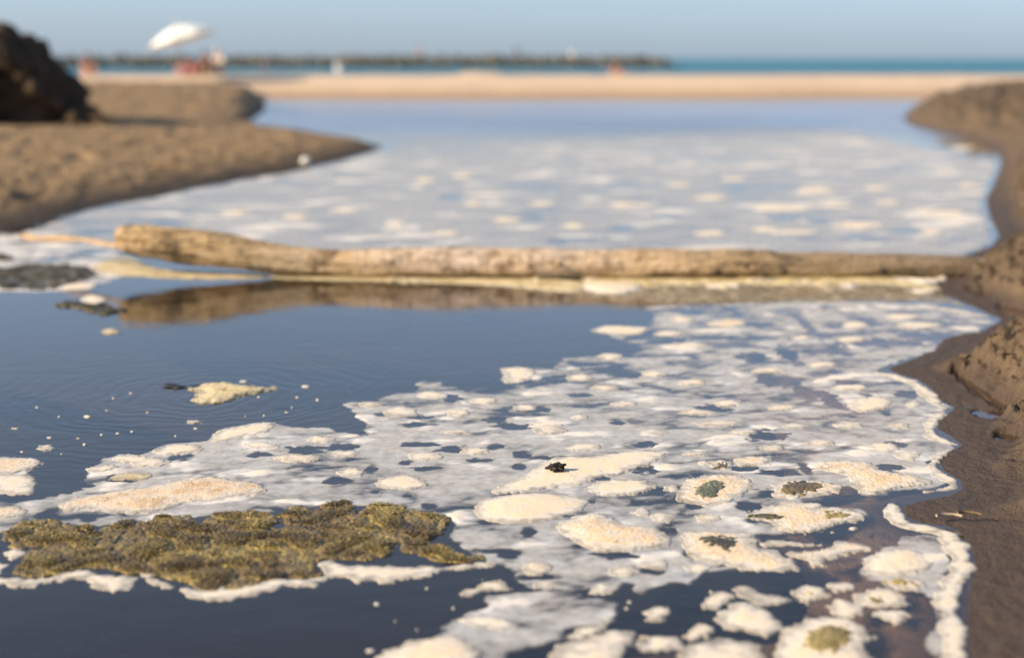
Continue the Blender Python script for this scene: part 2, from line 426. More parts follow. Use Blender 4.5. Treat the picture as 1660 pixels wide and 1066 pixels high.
# dark earth mound on the left
def mound(name, blobs):
    bm = bmesh.new(); bmesh.ops.create_icosphere(bm, subdivisions=6, radius=1)
    V = np.array([v.co[:] for v in bm.verts]); F = np.array([[v.index for v in f.verts] for f in bm.faces]); bm.free()
    allv, allf = [], []; o = 0
    for (c, r, e, sd) in blobs:
        n = np.abs(V)**e; k = n.sum(1)**(-1/e); P = V*k[:, None]*np.array(r)
        nn = fbm(P[:, 0]*1.3 + P[:, 2]*.9, P[:, 1]*1.3 - P[:, 2]*1.1, sd, 5) + .5*billow(P[:, 0]*2 + P[:, 2]*2.3, P[:, 1]*2 - P[:, 2], sd + 3)
        nn = nn + .35*billow(P[:, 0]*5 + P[:, 2]*3, P[:, 1]*4 + P[:, 2]*5, sd + 5, 4)
        P = P + V*((nn - .2)*.62)[:, None] + np.array(c)
        allv.append(P); allf.append(F + o); o += len(P)
    ob = link(name, make_mesh(name, np.concatenate(allv), np.concatenate(allf), M_mound)); ob['kind'] = 'structure'
    return ob
mound('earth_mound', [((-9.75, 21.8, .05), (2.95, 1.9, 1.36), 3.2, 3), ((-12.4, 20.6, .1), (2.4, 2.0, 2.1), 2.6, 8), ((-7.3, 21.6, .05), (.75, 1.2, .50), 2.4, 14), ((-6.55, 21.2, .02), (.5, .8, .26), 2.2, 19), ((-7.35, 21.3, .95), (.42, .5, .34), 2.2, 23), ((-6.85, 21.2, .55), (.36, .5, .30), 2.2, 29), ((-7.9, 21.2, 1.30), (.35, .5, .22), 2.2, 33)])

# ---------------------------------------------------------------- breakwater
def rock_mesh(seed):
    bm = bmesh.new(); bmesh.ops.create_icosphere(bm, subdivisions=1, radius=.5)
    rnd = random.Random(seed)
    for v in bm.verts:
        v.co *= rnd.uniform(.78, 1.15); v.co.z *= .8; v.co.x *= 1.15
    me = bpy.data.meshes.new('rock'); bm.to_mesh(me); bm.free(); me.materials.append(M_rock); return me
M_rock = simple('dark_rock', (.075, .075, .062), .85, (.17, .15, .115), 1.2, bump=.05, bscale=6)
bw = empty('breakwater', (-14, 184, 0)); tag(bw, 'long low breakwater of dark boulders standing in the sea behind the beach', 'breakwater')
rocks = [rock_mesh(i) for i in range(7)]
rnd = random.Random(4)
k = 0; x = -62.0
while x < 22:
    for row, (dy, z) in enumerate(((0, .2), (1.0, 1.0))):
        if k >= 300: break
        sc = rnd.uniform(1.05, 1.6)*(1 if x < 18 else max(.35, 1 - (x - 18)*.16))
        if row and x > 19.5: continue
        o = bpy.data.objects.new('rock', rocks[rnd.randrange(7)]); COL.objects.link(o); o.parent = bw
        o.location = (x + 14 + rnd.uniform(-.25, .25) + row*.35, dy + rnd.uniform(-.3, .3), z*(1 if x < 16 else .8) + rnd.uniform(-.1, .16))
        o.rotation_euler = (rnd.uniform(-.5, .5), rnd.uniform(-.5, .5), rnd.uniform(0, 6.3)); o.scale = (sc, sc, sc)
        k += 1
    x += rnd.uniform(.66, .90) if x > -52 else .95

# ---------------------------------------------------------------- people
M_skin = simple('skin', (.40, .22, .15), .55); M_skin_t = simple('tanned_skin', (.45, .24, .15), .55)
M_hair = simple('dark_hair', (.03, .02, .015), .6)
def cloth(name, c): return simple(name, c, .85)
M_red = cloth('dark_red_cloth', (.22, .02, .035)); M_pink = cloth('pink_cloth', (.55, .17, .19)); M_black = cloth('black_cloth', (.02, .02, .025))
M_pale = cloth('pale_cloth', (.62, .55, .45)); M_white = cloth('white_cloth', (.78, .76, .72)); M_grey = cloth('grey_cloth', (.16, .18, .17)); M_salmon = cloth('salmon_cloth', (.55, .25, .19))
def skin_body(name, verts, edges, radii, mat, sub=2):
    me = bpy.data.meshes.new(name); me.from_pydata(verts, edges, [])
    o = bpy.data.objects.new(name, me); COL.objects.link(o)
    m = o.modifiers.new('skin', 'SKIN'); m.use_smooth_shade = True
    for i, r in enumerate(radii): me.skin_vertices[0].data[i].radius = (r, r)
    me.skin_vertices[0].data[0].use_root = True
    s2 = o.modifiers.new('sub', 'SUBSURF'); s2.levels = sub; s2.render_levels = sub
    dg = bpy.context.evaluated_depsgraph_get()
    me2 = bpy.data.meshes.new_from_object(o.evaluated_get(dg)); me2.name = name
    bpy.data.objects.remove(o); me2.materials.clear(); me2.materials.append(mat)
    for p in me2.polygons: p.use_smooth = True
    return me2
def pose_points(kind):
    # pelvis, waist, chest, neck, head base, head top, then arms and legs (left, right)
    if kind == 'stand':
        j = {'pel': (0, 0, .92), 'wai': (0, 0, 1.08), 'che': (0, 0, 1.32), 'nec': (0, 0, 1.48), 'hea': (0, -.02, 1.60), 'top': (0, -.01, 1.72)}
        for s, t in ((-1, 'l'), (1, 'r')):
            j.update({'sh'+t: (s*.19, 0, 1.41), 'el'+t: (s*.25, .03, 1.13), 'wr'+t: (s*.25, -.05, .88), 'ha'+t: (s*.25, -.07, .78),
                      'hi'+t: (s*.10, 0, .88), 'kn'+t: (s*.11, -.02, .49), 'an'+t: (s*.12, .02, .08), 'to'+t: (s*.14, -.16, .04)})
    else:   # sitting on the sand, knees drawn up, facing -Y
        j = {'pel': (0, .05, .12), 'wai': (0, .08, .27), 'che': (0, .06, .50), 'nec': (0, .02, .66), 'hea': (0, -.01, .76), 'top': (0, -.01, .88)}
        for s, t in ((-1, 'l'), (1, 'r')):
            j.update({'sh'+t: (s*.19, .04, .60), 'el'+t: (s*.27, -.12, .40), 'wr'+t: (s*.20, -.34, .42), 'ha'+t: (s*.15, -.42, .43),
                      'hi'+t: (s*.10, 0, .12), 'kn'+t: (s*.14, -.38, .46), 'an'+t: (s*.13, -.66, .07), 'to'+t: (s*.15, -.84, .04)})
    return j
RAD = {'pel': .135, 'wai': .12, 'che': .15, 'nec': .055, 'hea': .085, 'top': .075, 'sh': .062, 'el': .043, 'wr': .03, 'ha': .036, 'hi': .088, 'kn': .058, 'an': .04, 'to': .035}
def person(kind, loc, rz, skin, label, group=None, top=None, bottom=None, hair=M_hair):
    j = pose_points(kind); names = list(j)
    E = [('pel', 'wai'), ('wai', 'che'), ('che', 'nec'), ('nec', 'hea'), ('hea', 'top')]
    for t in 'lr':
        E += [('che', 'sh'+t), ('sh'+t, 'el'+t), ('el'+t, 'wr'+t), ('wr'+t, 'ha'+t), ('pel', 'hi'+t), ('hi'+t, 'kn'+t), ('kn'+t, 'an'+t), ('an'+t, 'to'+t)]
    def build(nm, keep, grow, mat):
        ks = [n for n in names if n in keep]
        ed = [(ks.index(a), ks.index(b)) for a, b in E if a in keep and b in keep]
        return skin_body(nm, [j[n] for n in ks], ed, [RAD[n if n in RAD else n[:2]] + grow for n in ks], mat)
    root = empty('person', loc, rz); tag(root, label, 'person', group)
    link('body', build('body', set(names), 0, skin), root)
    if top: link('shirt', build('shirt', {'pel', 'wai', 'che', 'shl', 'shr', 'ell', 'elr'}, .018, top), root)
    if bottom: link('shorts', build('shorts', {'pel', 'hil', 'hir', 'knl', 'knr'}, .016, bottom), root)
    hx, hy, hz = j['top']
    bm = bmesh.new(); bmesh.ops.create_icosphere(bm, subdivisions=3, radius=1)
    for v in bm.verts:
        p = v.co; low = p.z < -.1 and p.y < .1
        v.co = Vector((hx + p.x*.098, hy + .018 + p.y*.105, hz - .035 + p.z*(.10 if p.z > 0 else .11)))
        if low: v.co = Vector((hx, hy + .02, hz - .03)) + (v.co - Vector((hx, hy + .02, hz - .03)))*.6
    me = bpy.data.meshes.new('hair'); bm.to_mesh(me); bm.free(); me.materials.append(hair); link('hair', me, root)
    return root
def at(u, v, Y): x, y, z = D(u, v, Y); return x, y, z
def seat(u, Y, zoff, rz, *a, **k): person('sit', (D(u, 120, Y)[0], Y, zoff), rz, *a, **k)
seat(143, 51, .40, .5, M_skin, 'person with bare skin sitting on the sand beside the dark earth mound', bottom=M_salmon)
seat(299, 50, .26, .2, M_skin, 'person in a pink top sitting low on the beach below the white parasol', top=M_pink, bottom=M_red)
seat(311, 50.4, .26, -.3, M_skin_t, 'person in a dark red top sitting beside the person in pink', top=M_red, bottom=M_red)
seat(332, 50.2, .48, .1, M_skin_t, 'person in black clothing sitting right of the person in dark red', top=M_black, bottom=M_black)
seat(354, 50.8, .58, -.4, M_skin, 'person in pale beige clothing at the right end of the seated beach group', top=M_pale, bottom=M_pale, hair=M_pale)
seat(997, 60, .16, .7, M_skin, 'person with bare pink skin sitting alone behind the beach crest in front of the breakwater', bottom=M_salmon)
def stand(u, Y, z, rz, *a, **k): person('stand', (D(u, 120, Y)[0], Y, z), rz, *a, **k)
stand(548, 108, -.75, 0, M_skin, 'person in a white top wading in the sea in front of the breakwater', top=M_white, bottom=M_white)
stand(431, 140, -.55, .4, M_skin, 'person in a salmon top wading in the sea left of the person in white', top=M_salmon)
stand(680, 185, 1.05, 0, M_skin, 'person in pale pink standing on the breakwater, leftmost of those upright on it', top=M_pink, bottom=M_pale)
stand(838, 185, 1.0, .3, M_skin_t, 'person in grey standing on the middle of the breakwater', top=M_grey, bottom=M_grey)
stand(926, 185, .55, -.3, M_skin, 'person in a white top standing lower on the breakwater, rightmost on the rocks', top=M_white, bottom=M_pale)

# ---------------------------------------------------------------- parasol
def parasol():
    cx, cy, cz = D(291, 55, 46)
    root = empty('parasol', (cx, cy, .5)); tag(root, 'white beach parasol tilted open above the seated group', 'parasol')
    hub = Vector((0, 0, cz - .5)); tilt = R(15)
    def tl(p):   # tilt about Y so that the right rim lifts
        c, s = math.cos(tilt), math.sin(tilt); return Vector((p[0]*c - p[2]*s, p[1], p[0]*s + p[2]*c)) + hub
    n, rings, Rr, H = 64, 10, 1.10, .42
    V, F = [], []
    for i in range(rings + 1):
        r = i/rings
        for a in range(n):
            th = 2*math.pi*a/n; sc = 1 - .05*r*abs(math.sin(th*4))
            z = H*(math.cos(r*1.35) - math.cos(1.35))/(1 - math.cos(1.35)) - .03*r*r*abs(math.sin(th*4))
            V.append(tl((Rr*r*sc*math.cos(th), Rr*r*sc*math.sin(th), z - .2)))
    for i in range(rings):
        for a in range(n):
            b = (a + 1) % n; F.append((i*n + a, i*n + b, (i + 1)*n + b, (i + 1)*n + a))
    me = make_mesh('canopy', [v[:] for v in V], F, simple('canopy_cloth', (.80, .78, .70), .8, (.74, .72, .64), 3))
    o = link('canopy', me, root); sm = o.modifiers.new('cloth', 'SOLIDIFY'); sm.thickness = .006
    def tube(nm, p, q, r, mat, par):
        bm = bmesh.new(); d = (q - p); bmesh.ops.create_cone(bm, cap_ends=True, segments=10, radius1=r, radius2=r, depth=d.length)
        rot = d.to_track_quat('Z', 'Y').to_matrix().to_4x4(); rot.translation = (p + q)/2
        bmesh.ops.transform(bm, matrix=rot, verts=bm.verts); me = bpy.data.meshes.new(nm); bm.to_mesh(me); bm.free(); me.materials.append(mat); return link(nm, me, par)
    Mp = simple('pole_metal', (.6, .58, .54), .4)
    tube('pole', Vector((0, 0, -.1)), tl((0, 0, .3)), .018, Mp, root)
    for a in range(8):
        th = 2*math.pi*(a + .0)/8
        tube('rib', tl((.02*math.cos(th), .02*math.sin(th), .27)), tl((Rr*.96*math.cos(th), Rr*.96*math.sin(th), -.21)), .006, Mp, root)
    tube('finial', tl((0, 0, .30)), tl((0, 0, .42)), .02, Mp, root)
parasol()

# ---------------------------------------------------------------- the log
def driftwood_log():
    top = [(189, 367), (200, 363), (230, 362), (280, 368), (330, 374), (400, 386), (460, 396), (520, 402), (570, 404), (640, 399), (760, 399), (850, 403), (960, 405), (1050, 404),
           (1160, 403), (1250, 406), (1262, 409), (1350, 409), (1450, 411), (1550, 414), (1640, 420)]
    bot = [(189, 404), (200, 410), (230, 418), (280, 425), (330, 430), (400, 440), (460, 446), (520, 448), (570, 450), (640, 450), (760, 452), (850, 455), (960, 457), (1050, 458),
           (1160, 458), (1250, 459), (1262, 459), (1350, 458), (1450, 456), (1550, 452), (1640, 450)]
    us = np.linspace(189, 1640, 420)
    tv = np.interp(us, *zip(*top)); bv = np.interp(us, *zip(*bot))
    Yc = np.interp(us, [189, 640, 1640], [7.62, 7.50, 7.55])
    root = empty('driftwood_log', (0, 7.5, 0)); tag(root, 'long weathered brown log lying half sunk across the pool, its thick left end raised', 'log')
    na = 56; V = []
    for i, u in enumerate(us):
        x, _, zt = D(u, tv[i], Yc[i]); _, _, zb = D(u, bv[i], Yc[i])
        r = (zt - zb)/2; zc = (zt + zb)/2
        th = np.linspace(0, 2*math.pi, na, endpoint=False)
        nz = .17*fbm(np.full(na, x*2.2), np.cos(th)*1.2 + 3*np.sin(th), 81, 4) + .045*fbm(np.full(na, x*3), th*9/math.pi, 83, 3) + .05*billow(x*7 + np.cos(th)*2, np.sin(th)*2 + 0*th, 87, 3)
        cr = .05*np.abs(pn(np.full(na, x*1.4), th*2.2, 91)) + .03*np.abs(np.sin(th*7 + x*.6 + 2*pn(np.full(na, x*2.), th, 93)))
        r = r*(1 + .07*fbm(np.array([x*2.6]), np.array([.5]), 95, 3)[0])
        rr = r*(1 + nz - cr - .03)
        if i < 5: rr = rr*(.86, .93, .97, .99, 1.0)[i]
        V.append(np.stack([np.full(na, x) + (.004*fbm(th*3, th*0, 5) if i < 3 else 0), Yc[i] - np.cos(th)*rr*1.05, zc + np.sin(th)*rr - 7.5*0], -1))
    V = np.concatenate(V); V[:, 1] -= 7.5
    i = np.arange(len(us)*na).reshape(-1, na); j = np.roll(i, -1, 1)
    F = np.stack([i[:-1], i[1:], j[1:], j[:-1]], -1).reshape(-1, 4)
    t = NT('weathered_wood'); P = t.pos()
    mp = t.n('Mapping'); mp.inputs['Scale'].default_value = (1.2, 14, 14); t.l(P, mp.inputs[0])
    g = t.noise(2.2, 6, .65, mp.outputs[0]); b = t.noise(3, 5)
    col = t.ramp(g, [(.3, (.26, .165, .075)), (.48, (.46, .31, .155)), (.68, (.62, .45, .25))])
    sep = t.n('SeparateXYZ'); t.l(P, sep.inputs[0])
    bl = t.math('MULTIPLY', t.rng(t.math('ABSOLUTE', t.math('SUBTRACT', sep.outputs[0], -.05)), .25, 1.3, 1, 0), t.rng(t.math('ADD', g, b), .75, 1.1))
    col = t.mix(bl, col, (.72, .56, .42))                               # bleached stretch, bark gone
    pt = t.rng(t.noise(7, 5, .7), .50, .62, 0, .9); col = t.mix(pt, col, (.13, .085, .045))               # bark left in patches
    lt = t.rng(t.noise(4.5, 5, .7), .56, .70, 0, .7); col = t.mix(lt, col, (.68, .53, .36))
    mpc = t.n('Mapping'); mpc.inputs['Scale'].default_value = (1.6, 34, 34); t.l(P, mpc.inputs[0])
    ck = t.rng(t.math('ABSOLUTE', t.math('SUBTRACT', t.noise(1, 3, .5, mpc.outputs[0], .6), .5)), .035, .008); col = t.mix(t.math('MULTIPLY', ck, t.rng(b, .42, .58, 0, .85)), col, (.07, .045, .025))   # drying cracks
    gr = t.math('MULTIPLY', t.rng(sep.outputs[0], .8, 1.9), .7); col = t.mix(gr, col, (.19, .145, .10))   # muddy right end
    wl = t.rng(t.math('ADD', sep.outputs[2], t.math('MULTIPLY', t.math('SUBTRACT', b, .5), .06)), .012, .05, 1, 0)
    col = t.mix(t.math('MULTIPLY', wl, .75), col, (.20, .15, .05))
    t.l(col, t.b.inputs['Base Color']); t.b.inputs['Roughness'].default_value = .85; t.b.inputs['Specular IOR Level'].default_value = .2
    t.l(t.bump(t.math('ADD', g, t.math('MULTIPLY', t.noise(30, 5), .6)), .03, 1), t.b.inputs['Normal'])
    link('trunk', make_mesh('trunk', V, F, t.m), root)
    # sawn-off, weathered end face
    ring = V[:na]; c = ring.mean(0); c[0] += .012
    vs = [tuple(c)]; fs = []
    for q in range(1, 5):
        f = q/4; vs += [tuple(c*(1 - f) + p*f + np.array([.010*math.sin(a*2.3 + q), 0, 0])*(f < 1)) for a, p in enumerate(ring)]
    for a in range(na): fs.append((0, 1 + (a + 1) % na, 1 + a, 1 + a))
    tri = [(0, 1 + (a + 1) % na, 1 + a) for a in range(na)]
    quad = [(1 + q*na + a, 1 + q*na + (a + 1) % na, 1 + (q + 1)*na + (a + 1) % na, 1 + (q + 1)*na + a) for q in range(3) for a in range(na)]
    me = bpy.data.meshes.new('end_face'); me.from_pydata(vs, [], tri + quad); me.materials.append(simple('end_grain', (.20, .13, .075), .9, (.30, .20, .12), 25, .006, 40))
    for p in me.polygons: p.use_smooth = True
    link('end_face', me, root)
    # knots and snapped stubs along the waterline
    Mk = simple('dark_knot', (.045, .032, .02), .8)
    for (u, v, r) in ((1162, 441, .022), (1210, 432, .013), (1272, 440, .017), (1430, 440, .022), (1240, 444, .014), (858, 432, .011), (1060, 444, .012)):
        x, y, z = D(u, v, 7.40); bm = bmesh.new(); bmesh.ops.create_icosphere(bm, subdivisions=2, radius=r)
        for q in bm.verts: q.co.z *= .75 + .3*random.random(); q.co.x *= 1.1 + .3*random.random()
        me = bpy.data.meshes.new('knot'); bm.to_mesh(me); bm.free(); me.materials.append(Mk)
        o = link('knot', me, root); o.location = (x, y - 7.5, z)
def add_stub(root, u, v, Y, d, r):                     # a snapped branch stub
    x, y, z = D(u, v, Y); bm = bmesh.new(); bmesh.ops.create_cone(bm, cap_ends=True, segments=9, radius1=r, radius2=r*.62, depth=r*3.2)
    for q in bm.verts: q.co += Vector((random.uniform(-1, 1), random.uniform(-1, 1), random.uniform(-1.2, 1.2)))*r*.16
    rot = Vector(d).to_track_quat('Z', 'Y').to_matrix().to_4x4(); bmesh.ops.transform(bm, matrix=rot, verts=bm.verts)
    me = bpy.data.meshes.new('branch_stub'); bm.to_mesh(me); bm.free(); me.materials.append(root.children[0].data.materials[0])
    o = link('branch_stub', me, root); o.location = (x, y - 7.5, z)
driftwood_log()
_lg = bpy.data.objects['driftwood_log']
add_stub(_lg, 905, 428, 7.42, (.3, -1, .25), .017)

def stick(name, pts, r0, r1, mat, label, cat='stick'):
    P = [Vector(p) for p in pts]; n = len(P); na = 10; V = []
    for i, p in enumerate(P):
        d = (P[min(i + 1, n - 1)] - P[max(i - 1, 0)]).normalized(); a = d.cross(Vector((0, 0, 1))).normalized(); b = a.cross(d)
        r = r0 + (r1 - r0)*i/(n - 1); r *= 1 + .25*math.sin(i*2.1)
        for k in range(na):
            th = 2*math.pi*k/na; V.append((p + (a*math.cos(th) + b*math.sin(th))*r*(1 + .15*math.sin(k*3 + i)))[:])
    i = np.arange(n*na).reshape(n, na); j = np.roll(i, -1, 1)
    F = [tuple(f) for f in np.stack([i[:-1], i[1:], j[1:], j[:-1]], -1).reshape(-1, 4)] + [tuple(range(na))[::-1], tuple(range((n - 1)*na, n*na))]
    me = bpy.data.meshes.new(name); me.from_pydata(V, [], F); me.materials.append(mat)
    for f in me.polygons: f.use_smooth = True
    return tag(link(name, me), label, cat)
M_stick = simple('bare_wood', (.44, .30, .18), .8, (.30, .20, .11), 12, .004)
sp = []
for u, v in ((36, 383), (50, 386), (62, 388), (80, 386), (105, 387), (130, 389), (155, 393), (175, 397), (192, 401)):
    x, y, z = D(u, v, 8.35 - (u - 36)*.0045); sp.append((x, y, max(z, .012) + random.uniform(-.002, .004)))
stick('driftwood_branch', sp, .020, .011, M_stick, 'thin pale branch floating beside the raised left end of the log')

# ---------------------------------------------------------------- foam and algae pieces
def raft_mesh(name, poly, H, mat, edge=.013, efreq=22, w=.045, lump=.12, lfreq=18, res=None, seed=0, z0=.0025, smooth_k=2, grain=0.0, thick_w=.06, holes=0, tmax=1.0):
    P = chaikin(poly, smooth_k); lo = P.min(0) - edge*2.5; hi = P.max(0) + edge*2.5
    if res is None: res = max(.0035, .0011*lo[1], float((hi - lo).max())/190)
    ry = max(res, min(.0007*lo[1]**2/1.15*1.3, res*3))
    xs = np.arange(lo[0], hi[0] + res, res); ys_ = np.arange(lo[1], hi[1] + ry, ry)
    X, Y = np.meshgrid(xs, ys_)
    F = sdf(X, Y, P)
    F = F + edge*(2.6*billow(X*efreq, Y*efreq, seed, 4) - .85) + edge*.8*fbm(X*efreq*.4, Y*efreq*.4, seed + 5)
    if holes: F = np.minimum(F, (np.abs(pn(X*11, Y*11, seed + 40)) - holes)*.07)
    X2, Y2, faces = cut_field(X, Y, F)
    Fp = np.maximum(F, 0)
    dome = 1 - np.exp(-(Fp/w)**1.3)
    Z = z0 + (H - z0)*dome*(1 + lump*(billow(X*lfreq, Y*lfreq, seed + 9, 3)*1.6 - .6)) + sst(0, w, Fp)*grain*.6*(.5 - worley(X*110, Y*110, seed + 3)[0])
    Z = np.where(F <= 0, z0 - .003, Z)
    V = np.stack([X2, Y2, Z], -1).reshape(-1, 3)
    th = sst(-.30*thick_w, thick_w, Fp)*tmax*np.clip(.80 + .60*fbm(X*26, Y*26, seed + 21, 4), 0, 1.1) + 0*F
    th = np.where(F <= 0, .13, th)
    V, faces, at_ = compact(V, faces, {'thick': th.ravel()})
    c = np.array([P[:, 0].mean(), P[:, 1].mean(), 0]); V = V - c
    return make_mesh(name, V, faces, mat, at_), c

SEED = [100]
def raft(px, label, H=.012, mat=None, name='foam_raft', cat='foam', group=None, patches=(), **kw):
    SEED[0] += 7; H *= .45
    me, c = raft_mesh(name, GP(px, H*.3), H, mat or M_cream, seed=SEED[0], **kw)
    o = link(name, me, None, tuple(c)); tag(o, label, cat, group)
    for (pp, pm) in patches:                              # scum of algae grown into the foam: a part of its raft
        SEED[0] += 7
        m2, c2 = raft_mesh('algae_patch', GP(pp, H), H + .0035, pm, seed=SEED[0], edge=.018, efreq=34, w=.02, lump=.3, lfreq=60, z0=H*.75, grain=.003)
        q = link('algae_patch', m2, o, tuple(c2 - c))
    return o
def ell(u, v, a, b, n=14, sk=0, seed=0):
    r_ = random.Random(seed*31 + int(u)); return [(u + a*math.cos(t)*(1 + r_.uniform(-.18, .18)) + sk*math.sin(t)*a, v - b*math.sin(t)*(1 + r_.uniform(-.18, .18))) for t in [2*math.pi*k/n for k in range(n)]]

# the great algae mat in front
MAT = [(2, 870), (5, 858), (25, 845), (55, 840), (90, 838), (112, 846), (152, 850), (150, 856), (122, 858), (135, 864), (160, 857), (185, 846), (205, 837), (225, 841), (242, 843), (256, 833),
       (285, 834), (308, 830), (318, 837), (322, 850), (332, 838), (345, 831), (380, 827), (425, 828), (450, 833), (446, 848), (436, 860), (448, 858), (462, 848), (457, 832), (478, 816), (497, 817), (506, 826), (511, 822),
       (530, 812), (552, 808), (572, 813), (580, 824), (575, 830), (584, 829), (592, 817), (622, 812), (650, 817), (691, 826), (724, 832), (735, 842), (720, 855), (704, 870), (676, 871), (650, 876), (637, 884),
       (625, 900), (596, 908), (560, 906), (524, 903), (508, 908), (516, 918), (523, 929), (497, 935), (469, 932), (440, 936), (410, 948), (365, 958), (330, 955), (306, 945), (272, 936), (240, 926), (200, 924), (150, 914),
       (115, 920), (75, 932), (45, 934), (18, 922), (36, 908), (42, 892), (22, 882)]
def algae_mat(name, poly_px, H, mat, label, strands, seed, res=.0045, lump=.6, medge=.012):
    root = empty(name, (*G(*np.mean(poly_px, 0)), 0)); tag(root, label, 'algae')
    me, c = raft_mesh('mat', GP(poly_px, H*.4), H, mat, edge=medge, efreq=.26/medge, w=.03, holes=.018, lump=lump, lfreq=10, res=res, seed=seed, smooth_k=1, grain=.004)
    o = link('mat', me, root, tuple(c - np.array(root.location)))
    # short curled filaments standing off the mat, each a bent ribbon
    V = np.empty(len(me.vertices)*3, np.float32); me.vertices.foreach_get('co', V); V = V.reshape(-1, 3)
    th = np.empty(len(V), np.float32); me.attributes['thick'].data.foreach_get('value', th)
    ok = np.where(th > .25)[0]; rg = np.random.default_rng(seed)
    idx = rg.choice(ok, strands); P = V[idx] + rg.normal(0, .002, (strands, 3)); P[:, 2] = V[idx, 2] - .002
    a = rg.uniform(0, 2*math.pi, strands); L = rg.uniform(.004, .011, strands); wd = rg.uniform(.0012, .0028, strands)
    dx, dy = np.cos(a), np.sin(a); up = rg.uniform(.25, .9, strands)
    p1 = P + np.stack([dx*L*.5, dy*L*.5, L*up*.6], -1); p2 = P + np.stack([dx*L*1.1, dy*L*1.1, L*up*.55], -1)
    sd = np.stack([-dy*wd, dx*wd, 0*wd], -1)
    VV = np.stack([P - sd, P + sd, p1 - sd*.8, p1 + sd*.8, p2 - sd*.3, p2 + sd*.3], 1).reshape(-1, 3)
    b = np.arange(strands)[:, None]*6
    FF = np.concatenate([b + np.array([[0, 1, 3, 2]]), b + np.array([[2, 3, 5, 4]])])
    s_ = link('algae_strands', make_mesh('algae_strands', VV, FF, mat), root, tuple(c - np.array(root.location))); s_['kind'] = 'stuff'
    return root
algae_mat('algae_mat', MAT, .013, M_algae, 'large shaggy olive algae mat floating in the foreground left', 30000, 11, lump=.65)
algae_mat('algae_mat', [(640, 884), (655, 874), (690, 872), (728, 884), (745, 897), (784, 899), (778, 905), (740, 911), (712, 907), (680, 897), (652, 891)], .011, M_algae,
          'small olive algae tongue off the right end of the large algae mat', 3000, 12)
algae_mat('algae_mat', [(-60, 438), (0, 432), (60, 425), (120, 426), (165, 440), (150, 450), (110, 459), (60, 470), (20, 465), (-60, 463)], .022, M_algae_d,
          'dark brown algae mat at the left edge beside the floating branch', 6000, 13, res=.01, medge=.04)
algae_mat('algae_mat', [(-30, 412), (0, 409), (28, 413), (22, 420), (0, 422), (-30, 422)], .018, M_algae_d, 'small dark algae clump behind the dark mat at the left edge', 900, 14, res=.01, medge=.03)
algae_mat('algae_mat', [(84, 491), (115, 487), (135, 489), (165, 493), (200, 499), (192, 504), (165, 508), (140, 505), (115, 497)], .022, M_algae_d,
          'dark algae clump with foam on its back drifting in clear water before the log', 1500, 15, res=.008, medge=.03)
raft(ell(152, 487, 20, 7), 'pale foam tuft sitting on the drifting dark algae clump', .035, z0=.01)
raft([(100, 462), (140, 456), (158, 461), (155, 468), (120, 470), (90, 471)], 'pale foam tail on the near edge of the dark algae mat', .012)

# foam hem of the algae mat
HEM = 4
raft([(u, v + HEM) for u, v in [(-40, 928), (16, 933), (54, 934), (86, 930), (113, 921), (145, 917), (161, 926), (193, 929), (215, 931), (222, 938), (201, 950), (185, 957), (161, 948), (142, 938), (130, 931), (113, 934), (86, 938), (48, 948), (21, 942), (-40, 941)]],
     'cream foam hem along the near left edge of the large algae mat', .011, M_cream, edge=.011)
raft([(u, v + HEM) for u, v in [(231, 928), (242, 925), (258, 935), (284, 941), (271, 949), (252, 944)]], 'short cream foam scrap in the gap of the algae mat foam hem', .009, edge=.011)
raft([(u, v + HEM) for u, v in [(287, 952), (303, 943), (322, 951), (349, 952), (365, 947), (400, 947), (422, 940), (447, 932), (472, 935), (511, 932), (530, 926), (520, 915), (509, 907), (522, 904), (544, 907), (566, 912), (611, 912), (649, 913), (713, 915), (760, 909), (792, 903),
      (816, 910), (763, 917), (713, 921), (696, 931), (666, 932), (622, 942), (605, 935), (580, 942), (569, 937), (563, 930), (544, 931), (519, 938), (508, 948), (469, 942), (442, 953), (406, 961), (345, 970), (305, 963)]],
     'long cream foam hem along the near right edge of the large algae mat', .012, edge=.011)
raft([(6, 897), (21, 884), (38, 886), (41, 901), (27, 908), (12, 904)], 'round cream foam lump in the left notch of the large algae mat', .016)
raft([(-30, 906), (8, 909), (17, 920), (0, 927), (-30, 925)], 'peach foam lump at the left edge just above the algae foam hem', .014)

# big single rafts
raft([(792, 797), (816, 785), (867, 761), (880, 747), (912, 738), (948, 740), (990, 736), (1035, 728), (1065, 730), (1083, 737), (1068, 746), (1050, 753), (1029, 759), (1017, 767), (978, 770), (955, 780), (951, 785), (912, 787), (885, 793), (840, 799), (800, 801)],
     'long smooth cream foam raft carrying the dark speck of debris', .014, edge=.011)
raft([(765, 835), (770, 815), (790, 806), (830, 799), (880, 797), (935, 803), (960, 812), (942, 827), (915, 836), (885, 843), (848, 848), (800, 845)],
     'domed cream foam cushion right of the algae mat, below the long smooth raft', .022, M_cream, edge=.005, w=.06)
raft([(893, 851), (915, 845), (939, 833), (966, 829), (990, 836), (1008, 848), (1050, 850), (1080, 860), (1092, 872), (1089, 884), (1065, 887), (1041, 890), (1011, 893), (960, 892), (930, 878), (912, 863)],
     'thick bubbly cream foam cushion in the middle foreground, lumpiest of the large ones', .024, M_grain, edge=.008, w=.05, grain=.003)
raft([(948, 786), (975, 780), (1030, 775), (1062, 784), (1060, 796), (1010, 803), (960, 802)], 'flat pale foam raft under the right end of the long smooth raft', .009)
